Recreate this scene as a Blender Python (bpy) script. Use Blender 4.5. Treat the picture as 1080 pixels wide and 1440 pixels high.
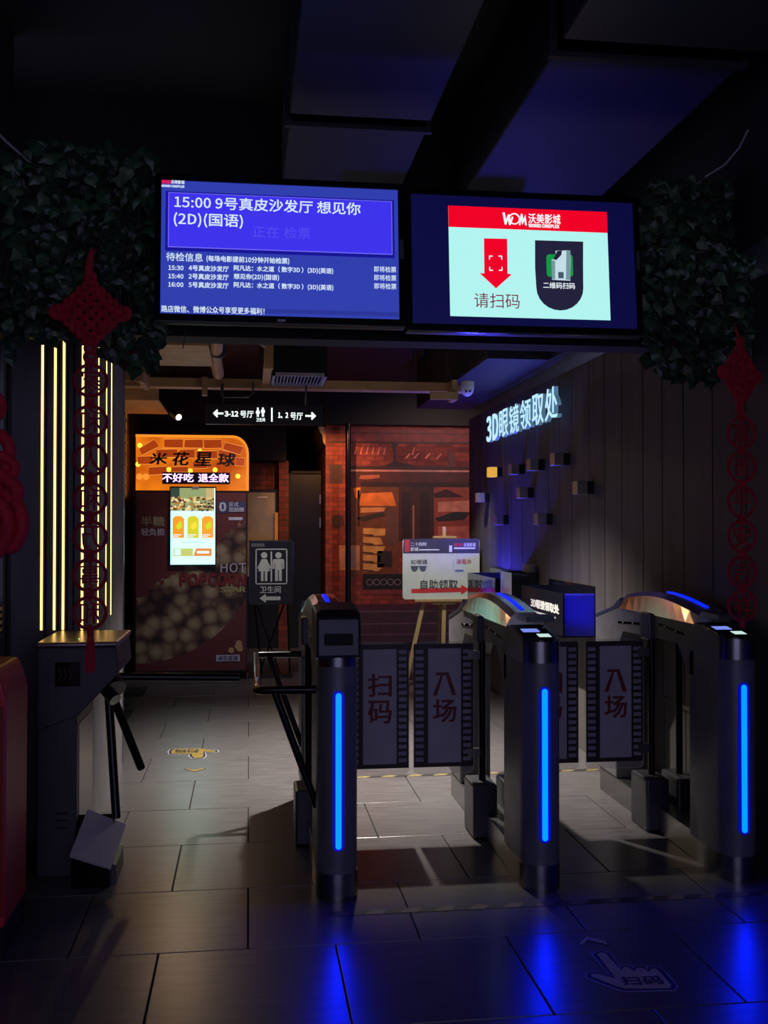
import bpy, bmesh, math, random
from mathutils import Vector, Matrix
random.seed(7)
PI = math.pi
for o in list(bpy.data.objects): bpy.data.objects.remove(o, do_unlink=True)
SC = bpy.context.scene
COL = SC.collection

# ------------------------------------------------------------------ camera, world, exposure
FPX = 1450.0
yaw, pitch = math.atan(190 / FPX), math.atan(22 / FPX)
cam_d = bpy.data.cameras.new('camera')
cam_d.sensor_fit = 'HORIZONTAL'; cam_d.sensor_width = 36.0
cam_d.lens = FPX * 36.0 / 1080.0
cam_d.clip_start = 0.05; cam_d.clip_end = 100
cam = bpy.data.objects.new('camera', cam_d); COL.objects.link(cam)
cam.location = (0, 0, 1.44)
cam.rotation_euler = (PI / 2 + pitch, 0, -yaw)
SC.camera = cam
w = bpy.data.worlds.new('world'); SC.world = w; w.use_nodes = True
w.node_tree.nodes['Background'].inputs[0].default_value = (0.46, 0.46, 0.82, 1)
w.node_tree.nodes['Background'].inputs[1].default_value = 1.1
SC.view_settings.view_transform = 'Standard'
SC.view_settings.look = 'None'
SC.view_settings.gamma = 1.0
SC.view_settings.use_curve_mapping = False
SC.view_settings.exposure = 0.0

# ------------------------------------------------------------------ materials
def lin(c):
    return tuple(((v / 255) / 12.92 if v / 255 <= 0.04045 else ((v / 255 + 0.055) / 1.055) ** 2.4) for v in c)
MATS = {}
def mat(name, rgb, rough=0.6, metal=0.0, emit=None, es=0.0, var=0.12, scale=12.0, bump=0.0, stretch=(1, 1, 1), spec=0.5, coord='Object'):
    """procedural principled material: base colour broken up by noise; emission only for light sources"""
    if name in MATS: return MATS[name]
    m = bpy.data.materials.new(name); m.use_nodes = True; MATS[name] = m
    nt = m.node_tree; p = nt.nodes['Principled BSDF']
    c = lin(rgb)
    p.inputs['Roughness'].default_value = rough
    p.inputs['Metallic'].default_value = metal
    p.inputs['Specular IOR Level'].default_value = spec
    tc = nt.nodes.new('ShaderNodeTexCoord'); mp = nt.nodes.new('ShaderNodeMapping'); no = nt.nodes.new('ShaderNodeTexNoise')
    mp.inputs['Scale'].default_value = stretch
    no.inputs['Scale'].default_value = scale; no.inputs['Detail'].default_value = 4
    nt.links.new(tc.outputs[coord], mp.inputs[0]); nt.links.new(mp.outputs[0], no.inputs['Vector'])
    cr = nt.nodes.new('ShaderNodeValToRGB')
    cr.color_ramp.elements[0].position = 0.3; cr.color_ramp.elements[1].position = 0.7
    cr.color_ramp.elements[0].color = tuple(v * (1 - var) for v in c) + (1,)
    cr.color_ramp.elements[1].color = tuple(min(1, v * (1 + var)) for v in c) + (1,)
    nt.links.new(no.outputs['Fac'], cr.inputs[0]); nt.links.new(cr.outputs[0], p.inputs['Base Color'])
    if bump:
        b = nt.nodes.new('ShaderNodeBump'); b.inputs['Strength'].default_value = bump; b.inputs['Distance'].default_value = 0.01
        nt.links.new(no.outputs['Fac'], b.inputs['Height']); nt.links.new(b.outputs[0], p.inputs['Normal'])
    if emit:
        p.inputs['Emission Color'].default_value = tuple(emit) + (1,)
        p.inputs['Emission Strength'].default_value = es
    return m
def glow(name, rgb, s=1.0):
    """screen pixel or lamp colour given as the sRGB value it shows"""
    return mat(name, (4, 4, 6), 0.35, emit=lin(rgb), es=s)
def led(name, e):
    return mat(name, (10, 10, 14), 0.4, emit=e, es=1.0)
def clear(name, tint, fac, rough=0.05):
    """clear sheet: mostly see-through, with a glossy surface"""
    if name in MATS: return MATS[name]
    m = bpy.data.materials.new(name); m.use_nodes = True; MATS[name] = m
    nt = m.node_tree; p = nt.nodes['Principled BSDF']; out = nt.nodes['Material Output']
    p.inputs['Base Color'].default_value = lin(tint) + (1,); p.inputs['Roughness'].default_value = rough
    t = nt.nodes.new('ShaderNodeBsdfTransparent'); mx = nt.nodes.new('ShaderNodeMixShader'); mx.inputs[0].default_value = fac
    nt.links.new(t.outputs[0], mx.inputs[1]); nt.links.new(p.outputs[0], mx.inputs[2]); nt.links.new(mx.outputs[0], out.inputs[0])
    return m

def frosted(name, col):
    m = bpy.data.materials.new(name); m.use_nodes = True; nt = m.node_tree; out = nt.nodes['Material Output']; nt.nodes.remove(nt.nodes['Principled BSDF'])
    a = nt.nodes.new('ShaderNodeBsdfTranslucent'); a.inputs[0].default_value = col + (1,); g_ = nt.nodes.new('ShaderNodeBsdfGlossy'); g_.inputs['Roughness'].default_value = .1
    f = nt.nodes.new('ShaderNodeMixShader'); f.inputs[0].default_value = .07
    nt.links.new(a.outputs[0], f.inputs[1]); nt.links.new(g_.outputs[0], f.inputs[2]); nt.links.new(f.outputs[0], out.inputs[0])
    return m
M_tile = mat('floor_tile', (84, 80, 84), 0.29, var=0.25, scale=5, bump=0.06, spec=.8, stretch=(1.2, 7, 1), coord='Object')
M_grout = mat('grout', (14, 13, 14), 0.9)
M_black = mat('black_paint', (10, 10, 12), 0.7)
M_ceil = mat('ceiling_black', (16, 16, 22), 0.8)
M_duct = mat('duct_grey', (40, 40, 50), 0.6, var=0.15, scale=3)
M_plank = mat('grey_plank', (82, 76, 78), 0.7, var=0.22, scale=9, bump=0.05, stretch=(1, 1, 0.15))
M_pillar = mat('pillar_grey', (108, 104, 110), 0.65, var=0.15, scale=14, stretch=(1, 1, .3))
M_steel = mat('brushed_steel', (150, 148, 150), 0.28, 1.0, var=0.1, scale=60, stretch=(8, 8, 0.4))
M_dsteel = mat('dark_steel', (84, 84, 92), 0.38, 0.75, var=0.15, scale=25, stretch=(6, 6, .5))
M_body = mat('gate_body_grey', (116, 113, 120), 0.45, 0.3, var=0.15, scale=10)
M_chrome = mat('chrome', (190, 190, 190), 0.12, 1.0, var=0.05)
M_tube = mat('dark_tube', (46, 45, 50), 0.25, 0.9, var=0.1)
M_glassblack = mat('black_glass', (5, 5, 7), 0.06, spec=0.6)
M_plastic = mat('black_plastic', (12, 12, 14), 0.35)
M_bezel = mat('gloss_bezel', (8, 8, 10), 0.15)
M_white = mat('white_print', (225, 225, 222), 0.6, var=0.04)
M_lightgrey = mat('light_grey_print', (170, 168, 175), 0.6, var=0.08)
M_redrope = mat('red_cord', (178, 18, 40), 0.75, var=0.25, scale=60, bump=0.3)
M_reddisc = mat('red_felt', (165, 20, 42), 0.8, var=0.2, scale=50)
M_wood = mat('pale_wood', (196, 165, 112), 0.6, var=0.12, scale=18, stretch=(6, 6, .6))
M_brown = mat('brown_panel', (120, 84, 56), 0.6, var=0.2, scale=8, stretch=(5, 5, .5))
M_tan = mat('tan_steel_frame', (206, 160, 104), 0.55, var=0.15, scale=6)
M_leaf = [mat('ivy_leaf_%d' % i, c, 0.42, var=0.25, scale=30) for i, c in enumerate([(44, 74, 50), (60, 92, 62), (34, 58, 42), (92, 112, 84)])]
M_ledblue = led('led_blue_core', (0.0, 0.36, 40.0))
M_lensblue = led('led_blue_lens', (0.0, 0.002, 0.28))
M_barblue = led('led_blue_bar', (0.0, 0.02, 1.6))
M_ledwarm = led('led_warm', (3.2, 1.9, 0.50))
M_binblue = led('bin_led_blue', (0.03, 0.02, 6.0))

# ------------------------------------------------------------------ mesh builder
def mpi_world(o):
    m = o.matrix_parent_inverse @ o.matrix_basis if o.parent else o.matrix_basis.copy()
    return mpi_world(o.parent) @ m if o.parent else m
class MB:
    def __init__(s): s.v = []; s.f = []
    def add(s, vs, fs):
        n = len(s.v); s.v += [tuple(v) for v in vs]; s.f += [tuple(i + n for i in f) for f in fs]; return s
    def box(s, x0, x1, y0, y1, z0, z1):
        return s.add([(x0,y0,z0),(x1,y0,z0),(x1,y1,z0),(x0,y1,z0),(x0,y0,z1),(x1,y0,z1),(x1,y1,z1),(x0,y1,z1)],
                     [(0,3,2,1),(4,5,6,7),(0,1,5,4),(1,2,6,5),(2,3,7,6),(3,0,4,7)])
    def prism(s, pts, ax, a, b):
        n = len(pts)
        def P(p, t): return {'x': (t, p[0], p[1]), 'y': (p[0], t, p[1]), 'z': (p[0], p[1], t)}[ax]
        return s.add([P(p, a) for p in pts] + [P(p, b) for p in pts],
                     [tuple(range(n)), tuple(range(2*n-1, n-1, -1))] + [(i, i+n, (i+1) % n + n, (i+1) % n) for i in range(n)])
    def hull(s, bot, top):
        n = len(bot)
        return s.add(list(bot) + list(top), [tuple(range(n)), tuple(range(2*n-1, n-1, -1))] + [(i, i+n, (i+1) % n + n, (i+1) % n) for i in range(n)])
    def tube(s, pts, r, n=8, closed=False):
        pts = [Vector(p) for p in pts]; k = len(pts); rings = []
        prev = None
        for i, p in enumerate(pts):
            if closed: t = pts[(i+1) % k] - pts[i-1]
            else: t = pts[min(i+1, k-1)] - pts[max(i-1, 0)]
            t.normalize()
            if prev is None:
                u = t.orthogonal().normalized()
            else:
                u = (prev - t * prev.dot(t)); u = u.normalized() if u.length > 1e-6 else t.orthogonal().normalized()
            prev = u; w_ = t.cross(u)
            rr = r[i] if isinstance(r, (list, tuple)) else r
            rings.append([p + (u * math.cos(2*PI*j/n) + w_ * math.sin(2*PI*j/n)) * rr for j in range(n)])
        vs = [v for R in rings for v in R]; fs = []
        for i in range(k if closed else k-1):
            a = i*n; b = ((i+1) % k)*n
            fs += [(a+j, a+(j+1) % n, b+(j+1) % n, b+j) for j in range(n)]
        if not closed: fs += [tuple(range(n-1, -1, -1)), tuple(range((k-1)*n, k*n))]
        return s.add(vs, fs)
    def cyl(s, p0, p1, r, n=12): return s.tube([p0, p1], r, n)
    def ring(s, c, R, r, ax='y', n=24, m=6):
        c = Vector(c); pts = []
        for i in range(n):
            a = 2*PI*i/n
            d = {'y': (math.cos(a), 0, math.sin(a)), 'x': (0, math.cos(a), math.sin(a)), 'z': (math.cos(a), math.sin(a), 0)}[ax]
            pts.append(c + Vector(d) * R)
        return s.tube(pts, r, m, True)
    def ball(s, c, r, nu=12, nv=8, sz=1.0):
        vs = []; fs = []
        for i in range(nv+1):
            t = PI*i/nv
            for j in range(nu):
                a = 2*PI*j/nu; vs.append((c[0]+r*math.sin(t)*math.cos(a), c[1]+r*math.sin(t)*math.sin(a), c[2]+r*sz*math.cos(t)))
        for i in range(nv):
            for j in range(nu): fs.append((i*nu+j, i*nu+(j+1) % nu, (i+1)*nu+(j+1) % nu, (i+1)*nu+j))
        return s.add(vs, fs)
    def build(s, name, m, parent=None, smooth=False, bevel=0.0, world=True, kind=None):
        me = bpy.data.meshes.new(name); me.from_pydata(s.v, [], s.f)
        bm = bmesh.new(); bm.from_mesh(me)
        bmesh.ops.remove_doubles(bm, verts=bm.verts, dist=1e-6)
        bmesh.ops.recalc_face_normals(bm, faces=bm.faces)
        if bevel:
            es = [e for e in bm.edges if len(e.link_faces) == 2 and e.calc_face_angle(0) > 0.5]
            bmesh.ops.bevel(bm, geom=es, offset=bevel, segments=2, profile=0.5, affect='EDGES', clamp_overlap=True)
        if smooth:
            for f in bm.faces: f.smooth = True
            for e in bm.edges:
                if len(e.link_faces) == 2 and e.calc_face_angle(0) > 0.7: e.smooth = False
        bm.to_mesh(me); bm.free()
        me.materials.append(m)
        return link(name, me, parent, world, kind)
def link(name, me, parent=None, world=True, kind=None):
    o = bpy.data.objects.new(name, me); COL.objects.link(o)
    if parent:
        o.parent = parent
        if world: o.matrix_parent_inverse = mpi_world(parent).inverted()
    if kind: o['kind'] = kind
    return o
def tag(o, label, cat, group=None, kind=None):
    o['label'] = label; o['category'] = cat
    if group: o['group'] = group
    if kind: o['kind'] = kind
    return o
def thing(name, label, cat, loc=(0, 0, 0), group=None, rot=(0, 0, 0), kind=None):
    o = bpy.data.objects.new(name, None); COL.objects.link(o); o.location = loc; o.rotation_euler = rot
    o.empty_display_size = 0.1
    return tag(o, label, cat, group, kind)
def copy_tree(o, parent=None):
    c = o.copy(); COL.objects.link(c)
    if parent: c.parent = parent
    for ch in [x for x in o.children]: copy_tree(ch, c)
    return c

FONT = {}
try: CJK = bpy.data.fonts.load(bpy.utils.system_resource('DATAFILES', path='fonts') + '/Noto Sans CJK Regular.woff2')
except Exception: CJK = None
def glyphs(s, off):
    if (s, off) in FONT: return FONT[(s, off)]
    cu = bpy.data.curves.new('t', 'FONT'); cu.body = s; cu.resolution_u = 2; cu.size = 1.0
    if CJK and any(c.isascii() and c.isalnum() for c in s): cu.font = CJK
    o = bpy.data.objects.new('t', cu); COL.objects.link(o)
    dg = bpy.context.evaluated_depsgraph_get()
    me = bpy.data.meshes.new_from_object(o.evaluated_get(dg))
    vs = [v.co.copy() for v in me.vertices]; fs = [tuple(p.vertices) for p in me.polygons]
    bpy.data.objects.remove(o); bpy.data.curves.remove(cu); bpy.data.meshes.remove(me)
    FONT[(s, off)] = (vs, fs)
    return vs, fs
def text(s, O, U, V, N, m, parent, off=0.0, ext=0.0, name='lettering', mirror=False, shear=0.0, world=True):
    """lettering s fitted into the parallelogram O, O+U, O+V; raised by vector N"""
    vs, fs = glyphs(s, 0)
    if off > 0:
        n = len(vs); b = off*.8; sh_ = [Vector((dx*b, dy*b, 0)) for dx, dy in ((-1, -.6), (1, -.6), (1, .6), (-1, .6))]
        fs = [tuple(i+n*k for i in f) for k in range(4) for f in fs]; vs = [v+d for d in sh_ for v in vs]
    O, U, V, N = Vector(O), Vector(U), Vector(V), Vector(N)
    x0 = min(v.x for v in vs); x1 = max(v.x for v in vs); y0 = min(v.y for v in vs); y1 = max(v.y for v in vs)
    P = []
    for v in vs:
        a = (v.x-x0)/(x1-x0); b = (v.y-y0)/(y1-y0)
        if mirror: a = 1-a
        P.append(O + U*(a + shear*(b-.5)) + V*b + N*(.0003*(len(P)*4//len(vs)) if off > 0 else 0))
    mb = MB()
    if ext <= 0:
        mb.add([p + N*0.001 for p in P], fs)
        me = bpy.data.meshes.new(name); me.from_pydata(mb.v, [], mb.f); me.materials.append(m)
        return link(name, me, parent, world)
    # raised letters: front, back and side walls along the outline
    n = len(P); cnt = {}
    for f in fs:
        for i in range(len(f)):
            e = (f[i], f[(i+1) % len(f)]); k = tuple(sorted(e)); cnt.setdefault(k, []).append(e)
    walls = [e[0] for e in cnt.values() if len(e) == 1]
    allv = [p + N*ext for p in P] + list(P)
    allf = list(fs) + [tuple(i+n for i in reversed(f)) for f in fs] + [(a, a+n, b+n, b) for a, b in walls]
    me = bpy.data.meshes.new(name); me.from_pydata([tuple(v) for v in allv], [], allf); me.materials.append(m)
    bm = bmesh.new(); bm.from_mesh(me); bmesh.ops.recalc_face_normals(bm, faces=bm.faces); bm.to_mesh(me); bm.free()
    return link(name, me, parent, world)
def xz(s, x0, x1, z0, z1, y, m, parent, **k):
    return text(s, (x0, y, z0), (x1-x0, 0, 0), (0, 0, z1-z0), (0, -1, 0), m, parent, **k)
def flat(name, pts, y, m, parent, t=0.001, world=True):
    return MB().prism(pts, 'y', y-t, y).build(name, m, parent, world=world)
def rect(name, x0, x1, z0, z1, y, m, parent, t=0.001, world=True):
    return MB().box(x0, x1, y-t, y, z0, z1).build(name, m, parent, world=world)
def rrect(x0, x1, z0, z1, r, n=5):
    P = []
    for cx, cz, a0 in ((x1-r, z1-r, 0), (x0+r, z1-r, PI/2), (x0+r, z0+r, PI), (x1-r, z0+r, 1.5*PI)):
        for i in range(n+1): P.append((cx+r*math.cos(a0+PI/2*i/n), cz+r*math.sin(a0+PI/2*i/n)))
    return P
def frame_rect(x0, x1, z0, z1, w_, y, t, name, m, parent):
    return MB().box(x0, x1, y-t, y, z0, z0+w_).box(x0, x1, y-t, y, z1-w_, z1).box(x0, x0+w_, y-t, y, z0, z1).box(x1-w_, x1, y-t, y, z0, z1).build(name, m, parent)
def light(kind, name, loc, power, col, parent, size=0.1, aim=None, spot=None, blend=0.5, sy=None):
    d = bpy.data.lights.new(name, kind); d.energy = power; d.color = col
    if kind == 'AREA':
        d.size = size
        if sy: d.shape = 'RECTANGLE'; d.size_y = sy
    else: d.shadow_soft_size = size
    if kind == 'SPOT': d.spot_size = spot; d.spot_blend = blend
    o = bpy.data.objects.new(name, d); COL.objects.link(o); o.location = loc
    if aim: o.rotation_euler = (Vector(aim)-Vector(loc)).to_track_quat('-Z', 'Y').to_euler()
    o.parent = parent; o.matrix_parent_inverse = mpi_world(parent).inverted()
    return o

# ================================================================== THE SETTING
WX = 2.155                      # right wall face
# floor: slab with separate tiles in half bond, 0.6 m
floor = MB().box(-2.6, 4.0, -3, 16.4, -0.06, -0.006).build('floor', M_grout)
tag(floor, 'dark grey tiled floor with half-bond joints running through the gates', 'floor', kind='structure')
tile_me = None
row = 0
y = 3.58 - 0.6*2
g = 0.0025
for r in range(17):
    yy = y + r*0.6
    xs = (0.0 if r % 2 == 0 else 0.3)
    k0, k1 = (-2, 4) if r < 8 else (-2, 5)
    for k in range(k0, k1):
        if tile_me is None:
            t = MB().box(-0.3+g, 0.3-g, -0.3+g, 0.3-g, -0.02, 0.0).build('floor_tile', M_tile, floor, bevel=0.002)
            tile_me = t.data
        else: t = link('floor_tile', tile_me, floor)
        t.location = (xs + 0.6*k + 0.3, yy + 0.3, random.uniform(-0.0006, 0.0))
# black lobby floor out of the tiled field
# ceiling
tag(MB().box(-2.6, 4.0, -3, 5.6, 3.75, 3.85).build('ceiling', M_ceil), 'black lobby ceiling above the ducts', 'ceiling', kind='structure')
tag(MB().box(-2.6, 4.0, 5.6, 16.4, 3.05, 3.85).build('ceiling', M_black), 'black corridor ceiling behind the screens', 'ceiling', kind='structure')
# right wall with its planks
wr = MB().box(WX, WX+0.12, -1.0, 9.9, 0, 2.5).build('wall_right', M_black)
tag(wr, 'dark grey plank-clad wall on the right side', 'wall', kind='structure')
seams = [2.0, 2.45, 2.85, 3.2, 3.55, 3.9, 4.23, 4.552, 4.876, 5.142, 5.405, 5.73, 6.02, 6.308, 6.655, 6.93, 7.198, 7.55, 7.916, 8.249, 8.48, 8.71, 9.03, 9.31, 9.6, 9.9]
for a, b in zip(seams, seams[1:]):
    MB().box(WX-0.018, WX+0.01, a+0.005, b-0.005, 0.56, 2.5).build('plank', M_plank, wr, bevel=0.002)
    MB().box(WX-0.012, WX+0.01, a+0.004, b-0.004, 0.0, 0.545).build('plank', M_plank, wr, bevel=0.002)
wb = MB().box(WX-0.02, WX, 2.0, 9.9, 0.54, 0.565).build('dado_rail', M_plank, wr)
# upper right bulkhead over the wall, dark
tag(MB().box(1.62, 2.6, 6.9, 9.9, 2.6, 3.05).box(WX-0.1, 2.6, -1, 6.9, 2.6, 3.75).build('trim_1', M_duct), 'grey bulkhead box above the plank wall', 'bulkhead', kind='structure')
# left walls
tag(MB().box(-1.25, -1.15, 6.3, 13.2, 0, 3.05).build('wall_left', M_black), 'black corridor wall on the left behind the lit pillar', 'wall', kind='structure')
tag(MB().box(-2.6, -1.10, 4.86, 5.0, 0, 3.75).box(-1.6, -1.5, -3, 4.86, 0, 3.75).build('wall_left', M_black), 'black lobby wall left of the lit pillar', 'wall', kind='structure')
MBp = MB().box(-1.107, -1.092, 4.80, 4.86, 0, 2.9)
tag(MBp.build('trim_2', M_steel), 'thin steel edge strip left of the lit pillar', 'trim', kind='structure')
# pillar with embedded warm light strips
pil = MB().prism([(-1.078, 4.9), (-0.74, 4.9), (-0.74, 6.28), (-1.15, 6.28), (-1.15, 4.97)], 'z', 0, 2.37).build('wall_pillar', M_pillar)
tag(pil, 'grey pillar lined with vertical warm light strips behind the tripod barrier', 'pillar', kind='structure')
for X in (-0.943, -0.886, -0.847, -0.762):
    MB().box(X-0.005, X+0.005, 4.8985, 4.903, 0.97, 2.366).build('light_strip', M_ledwarm, pil)
for Y in (5.245, 5.528, 5.725):
    MB().box(-0.743, -0.7385, Y-0.012, Y+0.012, 0.97, 2.366).build('light_strip', M_ledwarm, pil)
for X in (-0.925, -0.868, -0.829, -0.80):
    MB().box(X-0.004, X+0.004, 4.895, 4.903, 0.05, 2.36).build('groove_edge', M_black, pil)
MB().box(-0.744, -0.734, 6.262, 6.284, 0.05, 2.366).build('edge_trim', M_steel, pil)
# overhead header beam carrying ivy and screens
hdr = MB().box(-1.2, 2.6, 4.26, 4.42, 2.22, 2.86).build('wall_header', M_black)
tag(hdr, 'black header beam across the entrance behind the screens', 'beam', kind='structure')
MB().box(-1.2, -0.36, 4.24, 4.9, 2.37, 2.86).build('return_panel', M_black, hdr)
# ducts on the lobby ceiling
for i, (x0, x1, y0, y1, z, lab) in enumerate([
        (0.17, 0.78, 4.47, 5.5, 3.2, 'short grey ceiling duct directly above the blue schedule screen'),
        (0.17, 0.78, 1.5, 4.38, 3.2, 'wide grey ceiling duct nearest the camera above the schedule screen'),
        (1.12, 1.86, 3.68, 5.5, 3.2, 'grey ceiling duct above the scan screen'),
        (1.12, 1.90, 1.5, 3.58, 3.2, 'grey ceiling duct at the upper right nearest the camera')]):
    d = thing('ceiling_duct', lab, 'duct', ((x0+x1)/2, y0, z), 'lobby ceiling ducts')
    MB().box(x0, x1, y0, y1, z, z+0.4).build('duct_body', M_duct, d, bevel=0.01)
    MB().box(x0-0.02, x1+0.02, y0, y0+0.03, z-0.012, z+0.42).build('flange', M_duct, d)
    MB().box((x0+x1)/2-0.01, (x0+x1)/2+0.01, y0+0.2, y0+0.23, z+0.4, 3.76).build('hanger', M_dsteel, d)

# ---- back of the corridor
def brick_mat(name, c1, c2, mortar, sc, off=(0, 0, 0)):
    m = bpy.data.materials.new(name); m.use_nodes = True; nt = m.node_tree; p = nt.nodes['Principled BSDF']; p.inputs['Roughness'].default_value = 0.75
    tc = nt.nodes.new('ShaderNodeTexCoord'); mp = nt.nodes.new('ShaderNodeMapping'); mp.inputs['Rotation'].default_value = (PI/2, 0, 0)
    b = nt.nodes.new('ShaderNodeTexBrick'); no = nt.nodes.new('ShaderNodeTexNoise'); mx = nt.nodes.new('ShaderNodeMixRGB'); mx.blend_type = 'MULTIPLY'; mx.inputs[0].default_value = 0.8
    b.inputs['Color1'].default_value = lin(c1)+(1,); b.inputs['Color2'].default_value = lin(c2)+(1,); b.inputs['Mortar'].default_value = lin(mortar)+(1,)
    b.inputs['Scale'].default_value = sc; b.inputs['Mortar Size'].default_value = 0.02
    no.inputs['Scale'].default_value = 7; no.inputs['Detail'].default_value = 6
    nt.links.new(tc.outputs['Object'], mp.inputs[0]); nt.links.new(mp.outputs[0], b.inputs['Vector']); nt.links.new(tc.outputs['Object'], no.inputs['Vector'])
    nt.links.new(b.outputs['Color'], mx.inputs[1]); nt.links.new(no.outputs['Fac'], mx.inputs[2]); nt.links.new(mx.outputs[0], p.inputs['Base Color'])
    return m
M_brick = brick_mat('brick_red', (150, 72, 58), (118, 52, 46), (84, 50, 44), 3.6)
M_mbrick = brick_mat('mural_brick', (190, 84, 74), (140, 54, 54), (120, 64, 62), 4.6)
back = MB().box(-1.15, 0.47, 12.5, 12.6, 0, 2.22).build('wall_back', M_brick)
tag(back, 'red brick wall at the far end of the corridor', 'wall', kind='structure')
MB().box(0.355, 0.47, 12.36, 12.5, 0, 2.24).build('brick_pier', M_brick, back)
MB().box(-1.15, 0.355, 12.46, 12.5, 0, 0.52).build('wood_dado', M_brown, back)
MB().box(-1.15, 3.6, 11.9, 12.6, 2.64, 3.05).box(-1.15, 0.44, 12.3, 12.6, 2.24, 2.64).box(-1.15, .95, 16.2, 16.3, 0, 3.05).box(.0, .1, 12.6, 16.2, 0, 3.05).build('soffit', M_black, back)
d1 = thing('door_1', 'far door with a greenish glass pane in the brick wall', 'door', (0.16, 12.45, 0), kind='structure')
MB().box(-0.10, 0.345, 12.42, 12.5, 0, 1.90).build('door_frame', M_plastic, d1)
MB().box(-0.06, 0.31, 12.40, 12.42, 0.98, 1.86).build('glass_pane', mat('old_glass', (150, 142, 92), 0.15, var=0.25, scale=4), d1)
MB().box(-0.06, 0.31, 12.40, 12.42, 0.86, 0.98).build('lower_rail', M_lightgrey, d1)
MB().box(0.10, 0.22, 12.39, 12.40, 1.795, 1.81).build('pane_mark', M_white, d1)
MB().box(0.305, 0.345, 12.37, 12.42, 0.7, 1.62).build('pull_bar', M_tan, d1)
d2 = thing('door_2', 'dark open doorway beside the street mural', 'door', (0.66, 12.45, 0), kind='structure')
MB().box(0.47, 0.86, 12.40, 12.5, 0, 2.10).build('door_leaf', M_plastic, d2)
MB().box(0.47, 0.50, 12.37, 12.40, 0, 2.12).box(0.47, 0.86, 12.37, 12.40, 2.09, 2.12).build('door_frame', M_black, d2)
for z in (1.72, 1.44): MB().box(0.838, 0.856, 12.36, 12.38, z, z+0.12).build('hinge', M_steel, d2)

# ---- mural wall (a printed street scene)
MY = 12.0
mur = MB().box(0.886, 3.4, MY, MY+0.1, 0, 2.64).build('wall_mural', M_mbrick)
tag(mur, 'wall printed with a red brick street-front mural behind the easel', 'wall', kind='structure')
MB().box(0.886, 0.95, MY+.1, 16.2, 0, 3.05).build('mural_return', M_mbrick, mur)
MB().prism([(.886, 2.40), (.886, 2.62), (.80, 2.62), (.82, 2.56), (.85, 2.52), (.86, 2.44)], 'y', MY+.02, 16.2).build('cornice_moulding', mat('cornice_cream', (196, 160, 120), .6), mur)
tag(MB().box(3.3, 3.4, 9.9, MY, 0, 3.05).build('wall_right', M_black), 'black side wall beyond the plank wall', 'wall', kind='structure')
def MX(c): return 0.886 + (430 + c/4.32 - 458) * 0.008457
def MZ(c): return 2.601 - (580 + c/4.32 - 602) * 0.00832
def mp_(name, pts, rgb, layer, **k): return flat(name, [(MX(a), MZ(b)) for a, b in pts], MY - 0.001*layer, mat('mural_%d_%d_%d' % rgb, rgb, 0.6, var=0.25, scale=9), mur)
def mr(name, a0, a1, b0, b1, rgb, layer): return mp_(name, [(a0, b0), (a1, b0), (a1, b1), (a0, b1)], rgb, layer)
mr('printed_cornice', 135, 1350, 95, 180, (120, 44, 48), 1)
mr('printed_cornice_line', 135, 1350, 172, 184, (62, 26, 32), 2)
mr('printed_cornice_line', 135, 1350, 118, 126, (80, 34, 38), 2)
mr('printed_lintel', 240, 1350, 322, 345, (58, 22, 30), 1)
mr('printed_moulding', 240, 1350, 345, 356, (196, 130, 120), 2)
mr('printed_frieze', 240, 1350, 356, 450, (78, 30, 34), 1)
mr('printed_frieze_line', 330, 1350, 420, 450, (44, 18, 24), 2)
mp_('printed_bracket', [(515, 185), (560, 185), (540, 215), (545, 290), (640, 315), (665, 325), (470, 325), (530, 290), (525, 215)], (40, 18, 26), 2)
for i in range(7):
    a = 290 + i*35 if i < 6 else 640
    mp_('printed_scroll', [(a, 250), (a+14, 205), (a+18, 207), (a+8, 255)], (222, 120, 100), 2)
for a in (600, 650, 720, 790): mp_('printed_scroll', [(a, 270), (a+30, 240), (a+34, 246), (a+8, 276)], (222, 120, 100), 2)
mr('printed_panel', 860, 905, 235, 325, (92, 40, 48), 2)
# left shop window
mr('printed_window', 275, 560, 450, 985, (104, 56, 32), 2)
mp_('printed_awning', [(330, 380), (445, 375), (445, 395), (360, 405), (320, 400)], (170, 96, 70), 3)
mp_('printed_awning', [(335, 490), (520, 480), (545, 565), (320, 565)], (214, 118, 46), 3)
mp_('printed_board', [(330, 575), (480, 575), (470, 600), (330, 608)], (196, 134, 84), 3)
mp_('printed_canopy', [(300, 640), (470, 600), (480, 625), (345, 660)], (48, 38, 34), 4)
for i in range(5):
    z0 = 700 + i*54
    mp_('printed_step', [(345, z0), (480 - (i % 2)*30, z0+4), (478 - i*10, z0+46), (345, z0+50)], (198, 148, 82), 3)
    mp_('printed_step_line', [(345, z0+36), (408, z0+40), (408, z0+50), (345, z0+46)], (70, 44, 30), 4)
mr('printed_lamp_post', 312, 324, 470, 690, (38, 22, 22), 4)
mp_('printed_lamp', [(285, 460), (330, 452), (322, 520), (300, 520)], (226, 130, 40), 4)
mr('printed_shutter', 485, 555, 580, 800, (92, 60, 52), 3)
mr('printed_niche', 430, 520, 840, 940, (40, 28, 32), 3)
# door
mr('printed_door', 560, 775, 450, 780, (62, 28, 32), 2)
for a in (580, 690): mr('printed_door_panel', a, a+55, 480, 770, (40, 18, 24), 3)
mr('printed_door_handle', 645, 655, 560, 770, (150, 104, 84), 3)
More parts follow.
